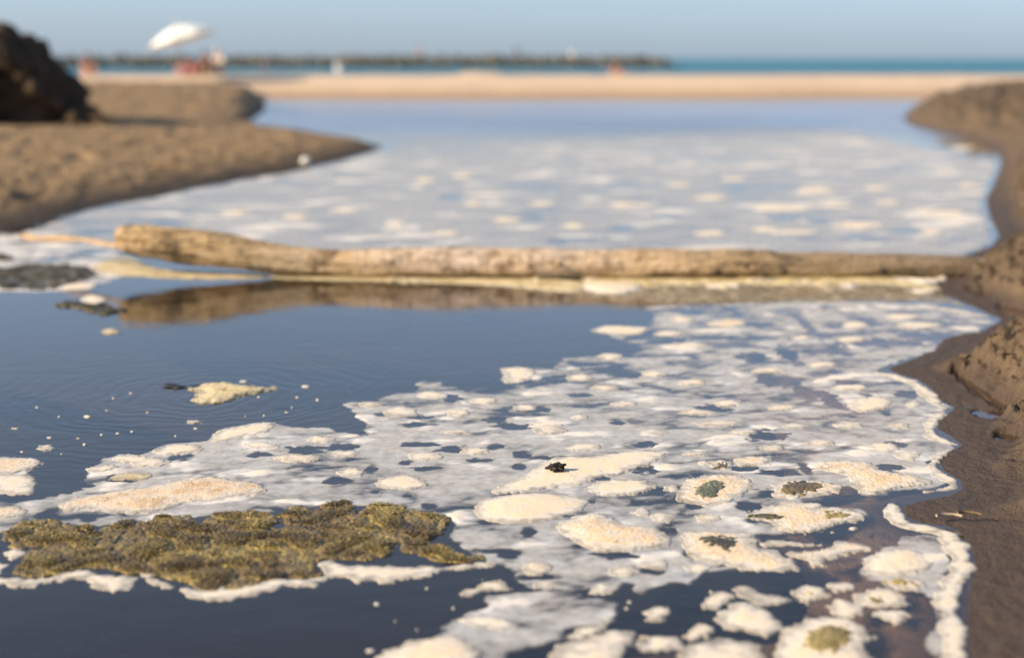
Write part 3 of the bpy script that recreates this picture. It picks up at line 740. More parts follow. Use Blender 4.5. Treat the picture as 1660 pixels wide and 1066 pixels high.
raft([(1089, 805), (1102, 790), (1110, 775), (1150, 768), (1200, 770), (1225, 780), (1222, 795), (1200, 805), (1190, 812), (1150, 820), (1110, 815)], 'round grainy foam raft with a grey-green algae patch in its centre', .013, M_grain, grain=.003,
     patches=[([(1116, 800), (1130, 788), (1140, 779), (1167, 776), (1182, 784), (1179, 791), (1167, 796), (1161, 805), (1143, 808), (1128, 803)], M_algae_g)])
raft([(1098, 870), (1110, 862), (1150, 858), (1210, 862), (1222, 870), (1225, 890), (1260, 895), (1290, 910), (1299, 920), (1270, 926), (1222, 925), (1180, 915), (1150, 912), (1120, 905), (1105, 890)], 'pointed foam raft with a dark brown algae patch at its left', .013, M_grain, grain=.002,
     patches=[([(1133, 872), (1144, 868), (1166, 867), (1197, 872), (1202, 880), (1192, 887), (1179, 892), (1161, 887), (1141, 882)], M_algae_d)])
raft([(1250, 789), (1260, 781), (1288, 776), (1326, 778), (1351, 782), (1374, 791), (1364, 799), (1338, 801), (1303, 804), (1267, 809), (1252, 801)], 'oval foam raft mostly covered by an olive algae patch, near the right shore', .012, M_grain, grain=.002,
     patches=[([(1262, 789), (1270, 782), (1295, 778), (1326, 780), (1338, 789), (1323, 794), (1300, 799), (1275, 802), (1266, 797)], M_algae)])
raft([(1209, 833), (1232, 824), (1262, 814), (1295, 811), (1316, 816), (1321, 824), (1338, 821), (1364, 823), (1389, 829), (1407, 838), (1389, 843), (1371, 847), (1351, 852), (1326, 858), (1305, 863), (1283, 864), (1245, 859), (1257, 849), (1242, 844), (1217, 838)],
     'broad ragged foam raft with two algae patches side by side', .012, M_grain, grain=.003,
     patches=[([(1212, 833), (1237, 829), (1255, 830), (1278, 837), (1270, 842), (1247, 840), (1222, 837)], M_algae_d), ([(1328, 834), (1338, 828), (1364, 827), (1381, 832), (1374, 838), (1348, 842), (1333, 840)], M_algae_y)])
raft([(1315, 757), (1341, 745), (1413, 747), (1424, 760), (1458, 766), (1510, 775), (1514, 787), (1461, 790), (1431, 798), (1398, 802), (1386, 783), (1364, 768)], 'coarse bubbly peach foam raft close to the right shore ribbon', .014, M_grain, grain=.005)
raft(ell(1169, 753, 20, 9), 'small foam raft around a little grey algae tuft', .008, patches=[(ell(1169, 753, 12, 6), M_algae_d)])
raft([(1184, 745), (1202, 739), (1237, 738), (1255, 743), (1250, 752), (1224, 756), (1197, 753)], 'small grainy foam raft right of the little algae tuft', .011, M_grain, grain=.003)
raft([(1222, 880), (1252, 875), (1288, 876), (1341, 882), (1328, 888), (1293, 885), (1257, 887)], 'thin pointed foam sliver in the dark channel', .008)
raft([(1348, 876), (1376, 877), (1402, 883), (1419, 891), (1389, 896), (1364, 900), (1343, 907), (1338, 915), (1315, 917), (1305, 907), (1280, 900), (1288, 893), (1326, 892), (1346, 888)], 'ragged foam raft with tan bubbles drifting at the end of the dark channel', .010, M_grain)
raft([(1398, 911), (1416, 893), (1449, 886), (1485, 889), (1512, 901), (1518, 914), (1500, 926), (1476, 930), (1440, 932), (1410, 929), (1401, 920)], 'plump smooth cream foam cushion beside the lower right shore ribbon', .020, w=.05, edge=.011)
raft([(1428, 938), (1461, 933), (1491, 938), (1512, 944), (1500, 953), (1476, 959), (1443, 953)], 'small foam raft with an ochre middle under the plump cushion', .010, M_grain, patches=[(ell(1458, 942, 20, 5), M_algae_y)])
raft([(1377, 968), (1398, 956), (1431, 953), (1458, 959), (1476, 977), (1464, 984), (1431, 983), (1395, 983)], 'small foam raft with a dark green crescent of algae', .010, patches=[([(1401, 962), (1425, 967), (1449, 971), (1431, 977), (1410, 973)], M_algae)])
raft([(1419, 992), (1434, 987), (1464, 988), (1477, 997), (1470, 1010), (1452, 1017), (1444, 1008), (1425, 1002)], 'small two-lobed foam scrap over brown shallows at lower right', .010)
raft([(1262, 1028), (1286, 1010), (1323, 998), (1365, 998), (1389, 1004), (1410, 1019), (1404, 1049), (1419, 1085), (1250, 1085)], 'large foam raft with a yellow-green algae crown at the bottom edge', .016, w=.05,
     patches=[([(1303, 1027), (1323, 1015), (1356, 1012), (1379, 1021), (1379, 1041), (1353, 1054), (1311, 1054), (1300, 1041)], M_algae_y)])
raft([(1181, 956), (1200, 945), (1222, 950), (1230, 960), (1270, 965), (1290, 975), (1250, 981), (1224, 977), (1200, 966)], 'flat grey foam flake above the bottom cream raft', .007, tmax=.6)
raft([(1277, 960), (1298, 948), (1330, 950), (1347, 962), (1330, 972), (1310, 976), (1290, 968)], 'oval foam flake with a brown fleck left of the dark green crescent raft', .009, patches=[(ell(1316, 961, 7, 4), M_algae_y)])
raft([(1341, 945), (1365, 942), (1386, 950), (1370, 960), (1350, 957)], 'small peach foam flake between oval flake and crescent raft', .009)
raft([(1344, 982), (1356, 968), (1374, 972), (1395, 982), (1405, 995), (1380, 1001), (1362, 999), (1348, 990)], 'lumpy foam flake touching the top of the yellow crowned raft', .010)
raft([(1150, 1000), (1180, 985), (1200, 975), (1235, 985), (1265, 1003), (1283, 1008), (1260, 1022), (1240, 1030), (1190, 1020), (1160, 1010)], 'wide cream foam raft left of the yellow crowned raft', .015, w=.05)
raft([(1100, 1052), (1120, 1038), (1160, 1035), (1220, 1038), (1240, 1050), (1232, 1085), (1095, 1085)], 'grey foam raft at the bottom edge left of the yellow crowned raft', .009, tmax=.7)
raft([(1044, 995), (1050, 984), (1080, 980), (1090, 988), (1076, 1002), (1052, 1002)], 'lone small foam flake in dark water at bottom centre', .009)
raft([(1128, 985), (1140, 968), (1170, 955), (1192, 965), (1185, 980), (1150, 990)], 'pale foam flake at the left tip of the lower flake row', .008)
raft([(741, 960), (755, 952), (770, 952), (770, 946), (788, 939), (821, 938), (833, 949), (816, 957), (793, 957), (774, 964), (757, 967)], 'two joined oval foam flakes right of the algae mat foam hem', .010)
raft([(600, 1085), (615, 1058), (640, 1047), (690, 1034), (720, 1029), (752, 1033), (776, 1050), (782, 1085)], 'large cream foam cushion cut by the bottom edge', .018, w=.06, edge=.011)
raft([(745, 1003), (780, 996), (820, 1000), (846, 1011), (838, 1018), (800, 1022), (765, 1014)], 'oval cream foam cushion on the bottom foam sheet', .014)
raft([(951, 955), (960, 946), (985, 943), (1006, 950), (1002, 960), (975, 965), (957, 962)], 'cream foam lump at the tip of the middle foam sheet', .012)
raft([(915, 1032), (935, 1018), (970, 1010), (985, 1003), (1004, 1004), (985, 1018), (955, 1034), (930, 1037)], 'cream foam tongue just left of the lone flake', .011)
raft([(893, 1048), (925, 1044), (960, 1030), (1000, 1018), (1030, 1024), (1036, 1040), (1010, 1050), (1020, 1085), (890, 1085)], 'lumpy grey foam raft at bottom centre', .010, tmax=.75, lump=.5)
raft([(1030, 1050), (1048, 1040), (1045, 1026), (1080, 1030), (1105, 1034), (1112, 1045), (1085, 1054), (1050, 1058)], 'foam flake with a rusty speck at bottom centre', .010)
raft([(1105, 1030), (1130, 1014), (1150, 1008), (1165, 1022), (1140, 1034), (1120, 1038)], 'knobbly foam flake with tan crumbs left of the wide cream raft', .010, M_grain)

# left side
raft([(314, 631), (327, 622), (358, 619), (388, 621), (405, 627), (462, 628), (435, 634), (405, 638), (374, 645), (358, 653), (324, 653), (304, 650), (322, 641)], 'tan foam clump with a long right tail alone in the rippled water', .022, M_ochre, edge=.022, efreq=16, grain=.005, lump=.7, lfreq=22, w=.025)
raft(ell(178, 537, 15, 5), 'lone ochre foam flake in clear water below the dark algae clump', .014, M_ochre)
raft(ell(315, 683, 14, 3.5), 'small slim foam flake below the tan foam clump', .008)
raft([(339, 716), (354, 697), (398, 689), (442, 682), (446, 688), (435, 702), (398, 706), (371, 716)], 'bright cream foam raft at the head of the left foam field', .013, edge=.011)
raft([(245, 733), (277, 720), (300, 718), (330, 724), (325, 732), (290, 737), (265, 737)], 'cream oval foam raft left of the bright head raft', .012)
raft([(177, 742), (202, 737), (250, 740), (280, 747), (270, 755), (230, 757), (200, 750)], 'cream oval foam raft with a drawn-out left tip, below the clear water at left', .012)
raft([(128, 762), (150, 757), (195, 752), (192, 760), (150, 766)], 'slim cream foam strip left of the drawn-out oval raft', .010)
raft([(-40, 744), (0, 742), (40, 740), (67, 745), (72, 752), (50, 762), (10, 770), (-40, 765)], 'flat foam raft at the left edge, upper of two', .011, M_brown)
raft([(-40, 770), (0, 768), (50, 768), (65, 775), (60, 795), (40, 803), (10, 800), (-40, 792)], 'flat foam raft at the left edge, lower of two', .010, tmax=.75)
raft([(91, 823), (101, 810), (152, 800), (236, 790), (304, 773), (354, 771), (388, 776), (428, 783), (432, 800), (388, 806), (337, 813), (290, 817), (270, 830), (202, 831), (135, 828)], 'broad brown-stained foam raft behind the large algae mat', .016, M_brown, grain=.002, w=.05)
raft([(-40, 822), (0, 822), (25, 818), (50, 826), (40, 836), (0, 840), (-40, 840)], 'grainy tan foam raft at the left edge behind the algae mat', .012, M_grain, grain=.003)
raft([(175, 772), (200, 765), (230, 765), (248, 770), (235, 777), (200, 779), (180, 778)], 'dark-crumbed foam scrap in the left foam field', .012, M_ochre, grain=.006)
raft(ell(74, 725, 17, 4), 'small pale foam flake in rippled water at far left', .008)
raft([(805, 597), (840, 594), (868, 598), (872, 612), (850, 620), (815, 622), (822, 608)], 'pale two-fingered foam raft at the edge of the clear blue water', .008, tmax=.85)

# ribbon of foam along the right shore
def ribbon(px, widths, label):
    P = np.array(px, float); W_ = np.array(widths, float)
    C = GP(px); L, Rr = [], []
    for i in range(len(C)):
        d = C[min(i + 1, len(C) - 1)] - C[max(i - 1, 0)]; n = np.array([-d[1], d[0]])/max(np.hypot(*d), 1e-6)
        w = 1.1*W_[i]*(1 + .35*math.sin(i*2.7))/FPX*C[i][1]; L.append(C[i] + n*w); Rr.append(C[i] - n*w)
    poly = np.array(L + Rr[::-1])
    SEED[0] += 7
    me, c = raft_mesh('foam_ribbon', poly, .004, M_cream, seed=SEED[0], edge=.010, efreq=13, w=.03, thick_w=.045)
    tag(link('foam_ribbon', me, None, tuple(c)), label, 'foam', 'foam ribbons along the right shore')
ribbon([(1418, 604), (1450, 610), (1484, 621), (1506, 640), (1516, 655), (1536, 664)], [8, 10, 11, 11, 11, 5], 'upper foam ribbon hugging the right mud shore below the mud point')
ribbon([(1528, 668), (1512, 684), (1505, 700), (1520, 713), (1553, 722)], [7, 10, 11, 10, 4], 'second foam ribbon down the right mud shore, shortest of them')
ribbon([(1540, 728), (1520, 742), (1508, 758), (1525, 773), (1551, 785), (1535, 793), (1500, 797)], [4, 9, 12, 12, 6, 5, 3], 'hooked foam ribbon in the bay of the right mud shore')
ribbon([(1446, 815), (1449, 838), (1467, 852), (1500, 856), (1532, 864), (1547, 882), (1558, 900), (1562, 918), (1552, 937), (1540, 955), (1533, 975), (1540, 995), (1546, 1016), (1548, 1046), (1545, 1090)], [14, 17, 19, 17, 16, 17, 18, 17, 16, 17, 17, 18, 19, 22, 24],
       'longest foam ribbon running down the lower right mud shore to the bottom edge')
ribbon([(1320, 505), (1400, 500), (1480, 498), (1540, 502), (1606, 514)], [5, 6, 8, 8, 4], 'foam ribbon running to a point where the log meets the right mud bank')

# crusty ochre fringe along the log
raft([(150, 428), (178, 420), (205, 414), (235, 424), (255, 436), (300, 437), (420, 443), (440, 446), (420, 452), (300, 452), (200, 447), (150, 440)], 'cream foam shelf under the raised left end of the log', .018, M_ochre, name='foam_fringe', edge=.015)
raft([(430, 444), (560, 444), (640, 446), (800, 448), (900, 452), (960, 456), (950, 470), (930, 476), (800, 462), (640, 456), (430, 452)], 'thin cream foam line along the middle of the log', .020, M_ochre, name='foam_fringe', edge=.012)
raft([(940, 452), (1000, 449), (1100, 447), (1300, 447), (1420, 447), (1490, 455), (1535, 470), (1500, 468), (1420, 460), (1300, 463), (1200, 461), (1060, 464), (1000, 466), (940, 466)], 'broken yellow crust of scum along the right half of the log', .022, M_ochre, name='foam_fringe', edge=.035, efreq=9, grain=.006, lump=.6)
raft([(900, 462), (1060, 462), (1200, 460), (1400, 460), (1500, 466), (1590, 500), (1520, 488), (1440, 486), (1350, 491), (1200, 488), (1060, 491), (960, 484)], 'thin brownish scum film in front of the right half of the log', .006, M_scum, name='scum_film', edge=.05, efreq=7, tmax=.85, thick_w=.08, holes=.05)
rc = random.Random(21)
for i in range(26):
    u = rc.uniform(620, 1530); v = rc.uniform(447, 456) + (rc.uniform(0, 22) if u > 900 and i % 2 else 0)
    raft(ell(u, v, rc.uniform(10, 34), rc.uniform(2.2, 4.5), seed=i), 'small ochre scum clot along the waterline of the log', rc.uniform(.02, .05), (M_ochre, M_scum, M_cream)[i % 3], name='scum_clot', group='small scum clots along the log', edge=.03, efreq=12, w=.03, lump=.5, thick_w=.05)
raft([(935, 462), (960, 456), (1000, 457), (1040, 460), (1042, 470), (1010, 476), (960, 475)], 'bright pale yellow foam lump on the scum shelf under the log', .035, M_cream, name='foam_fringe')
raft(ell(1378, 462, 16, 5), 'small white foam lump on the scum shelf near the right bank', .04)

# small cushions that nothing tells apart
SMALL = [(650, 668, 28, 9), (744, 668, 20, 7), (785, 650, 24, 6), (890, 697, 28, 8), (770, 730, 26, 6), (650, 783, 44, 12), (938, 676, 14, 5), (570, 765, 24, 8), (690, 740, 28, 8), (882, 688, 26, 6),
         (1409, 655, 38, 13), (1431, 725, 28, 9), (1473, 738, 22, 9), (1330, 718, 30, 6), (1386, 527, 24, 6), (1490, 527, 40, 6), (1380, 628, 28, 6), (1375, 689, 24, 6), (1161, 686, 42, 6), (948, 725, 28, 6),
         (1041, 830, 15, 7), (1074, 838, 22, 8), (1089, 791, 14, 6), (870, 920, 26, 11), (885, 947, 22, 6), (1310, 820, 24, 6), (1010, 535, 44, 8), (1105, 518, 22, 6), (1180, 524, 34, 6), (1300, 547, 18, 4),
         (1115, 559, 32, 5), (990, 578, 22, 5), (1180, 653, 22, 6), (1130, 668, 28, 5), (1380, 550, 24, 5), (1460, 513, 30, 5), (1250, 600, 30, 5), (1060, 605, 22, 5), (480, 742, 40, 7), (560, 735, 24, 6), (420, 722, 30, 6),
         (520, 712, 24, 6), (1205, 700, 24, 5), (1270, 660, 24, 5), (1010, 655, 24, 5), (1290, 690, 22, 5), (1120, 620, 26, 5), (1330, 590, 26, 5), (740, 700, 24, 5), (850, 660, 22, 5), (1180, 880, 14, 5), (1060, 915, 28, 9), (1130, 920, 26, 9), (1010, 925, 30, 9),
         (600, 655, 22, 6), (700, 640, 24, 6), (940, 612, 26, 6), (980, 628, 24, 5), (1460, 690, 18, 6), (1480, 655, 14, 6), (1085, 540, 26, 5), (1150, 840, 24, 7), (1140, 750, 14, 5), (1130, 735, 22, 5), (1060, 700, 24, 5), (1250, 725, 22, 5)]
LAND = [(950, 765, 'long smooth raft with the dark debris'), (850, 820, 'domed cushion right of the algae mat'), (1000, 870, 'lumpy bubbly foreground cushion'), (1160, 793, 'round raft with a grey-green centre'),
        (1190, 890, 'pointed raft with a dark patch'), (1310, 790, 'oval olive-patched raft'), (1310, 838, 'ragged raft with two algae patches'), (1410, 775, 'coarse peach raft'), (1220, 747, 'small grainy raft by the algae tuft'),
        (390, 698, 'bright head raft of the left foam field'), (300, 800, 'broad brown-stained raft'), (840, 608, 'two-fingered pale raft'), (1438, 597, 'muddy point of the right shore'), (990, 465, 'bright yellow lump under the log'),
        (1378, 462, 'white lump by the log'), (1606, 514, 'pointed end of the upper right shore foam'), (560, 830, 'notched back edge of the algae mat'), (1040, 520, 'upper corner of the open blue water'), (680, 630, 'middle notch of the open blue water')]
def place_words(u, v):
    d = sorted((math.hypot((u - x), (v - y)*3), x, y, n) for x, y, n in LAND)[0]
    dx, dy = u - d[1], (v - d[2])*3
    side = ('right of' if dx > 0 else 'left of') if abs(dx) > abs(dy) else ('in front of' if dy > 0 else 'beyond')
    return d[0], side, d[3]
buckets = {}
for i, (u, v, a, b) in enumerate(SMALL):
    d, side, n = place_words(u, v); buckets.setdefault((side, n), []).append((d, i))
NAMES = {}
ORD = ['nearest', 'second', 'third', 'fourth', 'fifth', 'sixth', 'seventh', 'eighth']
for (side, n), L in buckets.items():
    for q, (d, i) in enumerate(sorted(L)):
        NAMES[i] = ('small foam cushion %s the %s' if len(L) == 1 else '%s small foam cushion %%s the %%s' % ORD[q]) % (side, n)
for i, (u, v, a, b) in enumerate(SMALL):
    raft(ell(u, v, a, b, seed=i), NAMES[i], .010, M_grain if i % 5 == 3 else M_cream, name='foam_cushion', group='small cream foam cushions on the near foam film', edge=.009, w=.03, tmax=1 if i % 3 else .8)
rg = random.Random(5)
FARC = [(1320, 309, 32, 5), (1150, 320, 30, 4), (1260, 338, 50, 4), (1350, 333, 34, 3), (1390, 365, 40, 5), (1535, 345, 32, 4), (1500, 340, 22, 3), (1290, 376, 40, 4), (1510, 376, 20, 5), (1240, 372, 24, 4), (690, 292, 20, 4), (750, 285, 20, 3), (640, 362, 18, 4), (1010, 332, 24, 4), (930, 366, 22, 4), (1045, 333, 20, 3), (1420, 305, 24, 3), (1190, 290, 22, 3), (560, 340, 24, 4), (820, 356, 26, 4), (480, 352, 26, 4), (720, 378, 26, 4), (1150, 378, 30, 4), (880, 330, 22, 3), (1440, 328, 22, 3), (1570, 300, 18, 4), (1560, 240, 20, 3), (1100, 300, 22, 3), (770, 330, 20, 3), (380, 345, 26, 4)]
for i, (u, v, a, b) in enumerate(FARC):
    raft(ell(u, v, a, b, seed=90 + i), 'cream foam cushion on the pale far pool behind the log', .016, name='foam_cushion', group='cream foam cushions on the far pool', edge=.03, efreq=6, w=.06, thick_w=.08)
SPECK = [(496, 626, 11, 4), (137, 720, 7, 3), (142, 675, 7, 3), (25, 694, 8, 2), (80, 709, 5, 2), (127, 710, 5, 2), (191, 702, 4, 2), (165, 704, 3, 2), (214, 699, 5, 2), (285, 706, 4, 2), (318, 694, 5, 2), (398, 674, 3, 1.5), (428, 673, 3, 1.5), (465, 668, 5, 2), (474, 660, 4, 3), (515, 648, 5, 2), (482, 644, 4, 2), (36, 732, 5, 2),
         (96, 675, 4, 1.6), (173, 665, 4, 1.6), (184, 645, 5, 2), (212, 637, 4, 1.6), (420, 643, 5, 2), (395, 618, 7, 3), (428, 685, 4, 2), (611, 978, 7, 4), (735, 985, 5, 3.5), (692, 953, 4, 2.5), (676, 1020, 4, 3), (640, 1006, 3, 2), (600, 1054, 13, 5), (1021, 975, 5, 4), (1016, 985, 4, 3), (1340, 918, 4, 2), (1383, 856, 9, 4), (1350, 862, 3, 1.6), (1305, 866, 3, 1.6), (1333, 861, 3, 1.5), (100, 735, 5, 2), (60, 660, 4, 1.5), (240, 668, 4, 1.5), (320, 735, 4, 1.5)]
for i, (u, v, a, b) in enumerate(SPECK):
    raft(ell(u, v, a*(.55 + .5*random.random()), b*(.5 + .3*random.random()), 9, seed=200 + i), 'tiny foam speck adrift on open dark water', .006, name='foam_speck', group='tiny foam specks on open water', edge=.002, efreq=60, w=.008, thick_w=.008, tmax=.62, res=max(.0025, .0007*G(u, v)[1]))

# ---------------------------------------------------------------- the foam film itself (nobody could count it)
HOLES = [(867, 663, 22, 5), (737, 646, 14, 6), (681, 677, 22, 4), (678, 688, 22, 4), (803, 679, 18, 5), (831, 691, 28, 5), (735, 728, 28, 5), (681, 720, 26, 4), (803, 724, 11, 4), (847, 737, 14, 5), (781, 746, 16, 4), (559, 724, 24, 6), (690, 759, 25, 3), (603, 760, 8, 6), (842, 758, 9, 5),
         (894, 742, 28, 3), (1042, 760, 20, 8), (972, 776, 16, 4), (941, 842, 6, 4), (697, 820, 10, 4), (550, 779, 20, 5), (659, 750, 10, 3), (623, 671, 14, 3), (941, 640, 18, 3), (1000, 685, 12, 4), (1047, 720, 18, 4), (1016, 607, 24, 5), (916, 613, 34, 4), (1217, 821, 18, 8), (1247, 801, 18, 8), (1360, 806, 26, 8),
         (1126, 820, 12, 5), (1224, 845, 13, 4), (1088, 857, 7, 9), (1212, 759, 20, 5), (1267, 766, 34, 5), (1305, 758, 7, 8), (1440, 758, 20, 6), (1118, 897, 8, 10), (1166, 910, 9, 9), (202, 776, 30, 5), (112, 788, 30, 9), (293, 742, 16, 6), (499, 729, 34, 6), (418, 736, 20, 4), (546, 780, 15, 6), (148, 838, 12, 6),
         (1085, 552, 30, 6), (1200, 548, 60, 3), (1305, 525, 8, 18), (1225, 580, 24, 8), (1430, 556, 70, 6), (1500, 545, 40, 8), (1015, 566, 18, 6), (1120, 505, 25, 5), (1160, 661, 28, 6), (1260, 617, 30, 9), (1310, 635, 26, 7), (1240, 705, 36, 8), (1420, 655, 10, 16), (1280, 575, 14, 14), (1350, 650, 14, 12), (1390, 760, 14, 5), (1470, 640, 20, 5), (1450, 720, 16, 5),
         (805, 893, 30, 4), (830, 898, 16, 9), (1000, 900, 30, 6), (1060, 926, 16, 6), (985, 895, 14, 8), (870, 935, 36, 4), (760, 905, 20, 4), (858, 862, 10, 8), (1030, 815, 6, 4), (960, 812, 7, 3)]
def hole_field(X, Y, F, holes, seed):
    for i, (u, v, a, b) in enumerate(holes):
        cx, cy = G(u, v); rx = a/FPX*cy; ry = abs(G(u, v - b)[1] - G(u, v + b)[1])/2
        m = (np.abs(X - cx) < 2.2*rx) & (np.abs(Y - cy) < 2.2*ry)
        if not m.any(): continue
        x, y = X[m], Y[m]
        q = 1 - ((x - cx)/rx)**2 - ((y - cy)/ry)**2 + 2.0*fbm(x*20, y*26, seed + i, 4)
        F[m] = np.minimum(F[m], -q*min(rx, ry)*.5)
    return F
def film(name, X, Y, polys, holes, label_kind, crack, blob, freq, seed, z=.0035, edge=.02, tw=.012, near_more=0.0, fade=None, mat=None):
    F = np.full(X.shape, -9.0)
    for p in polys: F = np.maximum(F, sdf(X, Y, chaikin(p, 1)))
    F = F + edge*(2.4*billow(X*freq*1.3, Y*freq*1.3, seed, 4) - .8) + edge*fbm(X*freq*.4, Y*freq*.4, seed + 2)
    ca, sa = math.cos(.30), math.sin(.30)                     # the film is drawn out along the slow current
    U = (X*ca + Y*sa)*.66; Vv = (-X*sa + Y*ca)
    wx = U + .20/freq*fbm(U*freq*.9, Vv*freq*.9, seed + 21); wy = Vv + .20/freq*fbm(U*freq*.9, Vv*freq*.9, seed + 22)
    big = fbm(X*freq*.22, Y*freq*.22, seed + 4, 3)
    pan = np.abs(pn(wx*freq*.9, wy*freq*.9, seed + 6)) + .55*np.abs(pn(wx*freq*2.0, wy*freq*2.0, seed + 7)) + .25*np.abs(pn(wx*freq*4.3, wy*freq*4.3, seed + 8))
    q = 1.25*pan + .55*fbm(wx*freq*.8, wy*freq*.8, seed + 9, 4) + .35*big + blob + near_more*sst(5.2, 4.2, Y)     # pancakes parted by creases
    Fw = np.minimum(q*.10/freq*4, .5)
    F = np.minimum(F, Fw)
    F = hole_field(X, Y, F, holes, seed + 30)
    X2, Y2, faces = cut_field(X, Y, F)
    Fp = np.maximum(F, 0)
    mott = sst(.05, .75, fbm(wx*freq*1.0, wy*freq*1.0, seed + 15, 4) + .55*pn(X*freq*.3, Y*freq*.3, seed + 16) + .15)
    t = sst(0, tw, Fp)*(.10 + crack*sst(-.05, .60, q) + .50*mott**1.8*sst(.2, .65, q))
    t = np.clip(t + .05*fbm(X*55, Y*55, seed + 17, 3)*sst(0, tw, Fp), 0, 1)
    if fade is not None: t = t*fade
    Z = .0012 + z*sst(.3, .95, t); Z = np.where(F <= 0, -.001, Z)
    V = np.stack([X2, Y2, Z], -1).reshape(-1, 3)
    if fade is not None:
        fv = fade.ravel(); faces = faces[(fv[faces] > .01).all(1)]
    V, faces, at_ = compact(V, faces, {'thick': t.ravel()})
    o = link(name, make_mesh(name, V, faces, mat or M_film, at_)); o['kind'] = 'stuff'
    return o
NEAR = [(1040, 495), (1200, 490), (1400, 488), (1540, 496), (1620, 516), (1592, 538), (1532, 550), (1505, 572), (1442, 594), (1420, 604), (1482, 618), (1514, 645), (1540, 664), (1514, 685), (1512, 705), (1556, 722), (1514, 745), (1512, 765), (1555, 785), (1510, 793), (1400, 805), (1382, 795), (1372, 788),
        (1345, 806), (1300, 812), (1330, 818), (1390, 824), (1405, 838), (1370, 850), (1320, 862), (1262, 866), (1226, 864), (1228, 876), (1222, 890), (1262, 896), (1300, 918), (1270, 926), (1222, 926), (1185, 918), (1140, 934), (1120, 950), (1100, 945), (1060, 955), (1032, 962), (1028, 944), (1005, 958),
        (960, 962), (925, 955), (870, 955), (838, 938), (815, 915), (775, 902), (735, 888), (730, 850), (720, 840), (640, 820), (560, 815), (480, 825), (300, 842), (150, 855), (50, 848), (0, 866), (-80, 870), (-80, 812), (60, 812), (95, 800), (135, 785), (128, 765), (172, 742), (200, 736), (242, 737), (252, 728),
        (282, 719), (338, 716), (354, 694), (440, 682), (456, 694), (520, 691), (560, 702), (596, 706), (600, 690), (562, 664), (556, 652), (600, 646), (640, 638), (675, 636), (680, 618), (702, 617), (706, 626), (776, 628), (802, 634), (850, 630), (815, 622), (806, 597), (860, 594), (902, 600), (905, 582), (945, 580), (1000, 570), (1040, 572), (1040, 560), (1000, 552), (985, 542), (1000, 530), (1050, 528), (1060, 512)]
LEFT = [(-80, 742), (0, 742), (55, 742), (72, 752), (52, 768), (68, 780), (60, 795), (40, 806), (0, 802), (-80, 800)]
BOT = [(716, 1010), (735, 998), (768, 993), (786, 980), (782, 966), (830, 960), (900, 958), (960, 962), (985, 968), (1003, 985), (1003, 1002), (975, 1012), (930, 1015), (900, 1032), (870, 1044), (835, 1054), (815, 1085), (600, 1085), (640, 1050), (715, 1030)]
LOWR = [(1395, 905), (1440, 884), (1490, 862), (1530, 868), (1550, 900), (1555, 930), (1530, 955), (1525, 1000), (1530, 1085), (1515, 1085), (1518, 1000), (1510, 965), (1440, 955), (1395, 935)]
iv = np.linspace(1/2.35, 1/7.4, 560); Yr = 1/iv
Xc = np.arange(-2.9, 2.75, .0065)
X, Y = np.meshgrid(Xc, Yr)
film('near_foam_film', X, Y, [GP(p) for p in (NEAR, LEFT, BOT, LOWR)], HOLES, 'stuff', .19, -.12, 7.0, 300, near_more=.17)
LFT2 = [(-90, 384), (40, 378), (190, 396), (195, 412), (200, 428), (215, 446), (170, 458), (100, 474), (20, 474), (-90, 474)]
iv = np.linspace(1/6.9, 1/9.6, 170); Xc = np.arange(-4.3, -2.0, .012); X, Y = np.meshgrid(Xc, 1/iv)
film('side_foam_film', X, Y, [GP(LFT2)], [(150, 408, 20, 4), (90, 420, 24, 3)], 'stuff', .32, .04, 6.0, 340, edge=.03)
FAR = [(-60, 395), (40, 378), (130, 345), (300, 311), (400, 291), (500, 274), (560, 261), (600, 250), (640, 236), (700, 218), (1470, 200), (1520, 218), (1570, 226), (1606, 240), (1620, 262), (1607, 295), (1592, 325), (1598, 352), (1610, 382), (1600, 400), (1540, 418), (1250, 420), (900, 418), (560, 416), (300, 405), (190, 392)]
iv = np.linspace(1/7.5, 1/26.5, 520); Yr = 1/iv; ur = np.linspace(-.40, .40, 640)
Y = np.repeat(Yr[:, None], len(ur), 1); X = Y*0 + ur[None, :]*13.5
fade = sst(22.5, 17.0, Y + 1.0*fbm(X*.6, Y*.6, 401) - .5*X)*.97
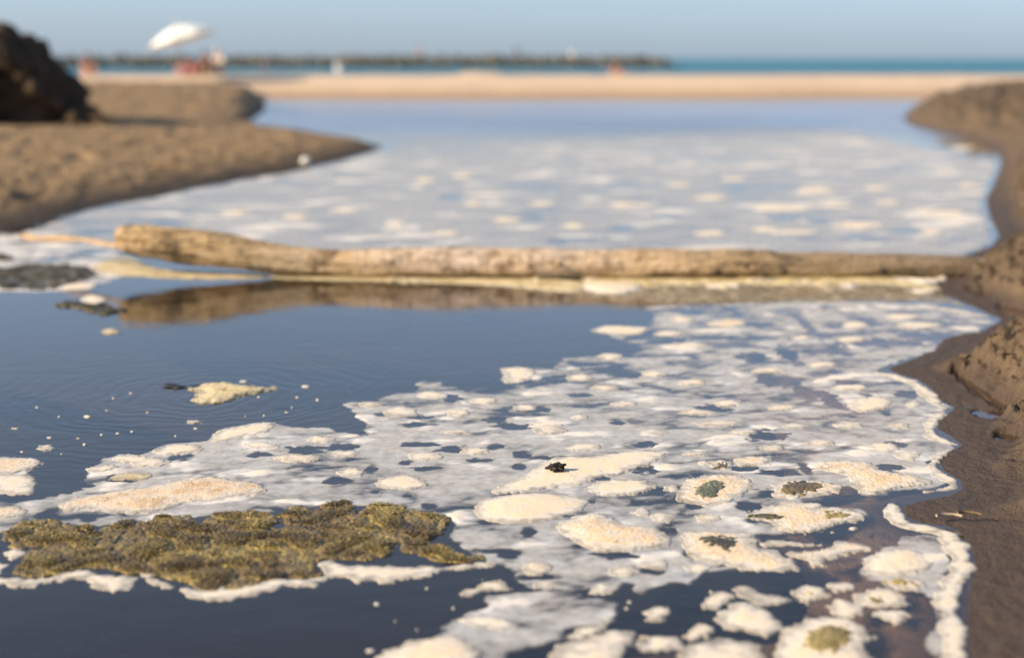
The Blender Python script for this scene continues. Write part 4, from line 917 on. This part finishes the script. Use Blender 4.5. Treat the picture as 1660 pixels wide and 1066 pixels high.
film('far_foam_film', X, Y, [GP(FAR)], [(1270, 352, 30, 4), (1480, 375, 40, 4), (1080, 350, 20, 3), (1010, 370, 18, 4), (950, 388, 30, 3), (905, 392, 14, 3), (1400, 384, 34, 3), (1330, 358, 16, 3), (730, 320, 14, 4), (860, 345, 18, 3)], 'stuff', .12, .12, 2.6, 420, edge=.05, tw=.04, fade=fade)

# ---------------------------------------------------------------- small single things
def lump(name, u, v, z, r, mat, label, cat, sq=(1, 1, 1), sub=3, rough=.25, seed=0):
    x, y = G(u, v, z); bm = bmesh.new(); bmesh.ops.create_icosphere(bm, subdivisions=sub, radius=r); rr = random.Random(seed)
    for q in bm.verts:
        n = fbm(np.array([q.co.x/r*1.3 + seed]), np.array([q.co.y/r*1.3 + q.co.z/r]), seed, 3)[0]
        q.co *= 1 + rough*2*n; q.co.x *= sq[0]; q.co.y *= sq[1]; q.co.z *= sq[2]
    me = bpy.data.meshes.new(name); bm.to_mesh(me); bm.free(); me.materials.append(mat)
    for p in me.polygons: p.use_smooth = True
    o = link(name, me, None, (x, y, z)); return tag(o, label, cat)
lump('debris_lump', 902, 756, .018, .0195, simple('black_crust', (.018, .016, .013), .7, (.05, .04, .03), 150, .004, 200), 'ragged black bit of debris stuck on the long smooth foam raft', 'debris', (1.25, .9, .6), 4, .55, 3)
lump('pebble', 495, 261, .06, .055, simple('white_shell', (.75, .70, .60), .4), 'small white shell lying near the tip of the sand spit', 'shell', (1, .9, .8), 3, .15, 5)
lump('dark_smudge', 296, 628, -.003, .05, simple('near_black', (.022, .02, .018), .6), 'dark patch just breaking the water left of the tan foam clump', 'smudge', (1.5, 1.1, .12), 4, .6, 8)  # flat near-black lump at the water surface
chip = []
for u, v in ((1518, 836), (1530, 834), (1545, 834), (1560, 837)): x, y = G(u, v, .02); chip.append((x, y, .022))
stick('shell_sliver', chip, .004, .003, simple('pale_shell', (.36, .29, .20), .7), 'pale sliver lying in the hollow of the lower right mud shore', 'shell')
lf = []
for u, v in ((1552, 833), (1565, 831), (1582, 833), (1592, 836)): x, y = G(u, v, .03); lf.append((x, y, .034))
stick('mud_twig', lf, .004, .002, simple('brown_twig', (.16, .11, .06), .8), 'brown twig at the right end of the pale sliver on the mud', 'twig')
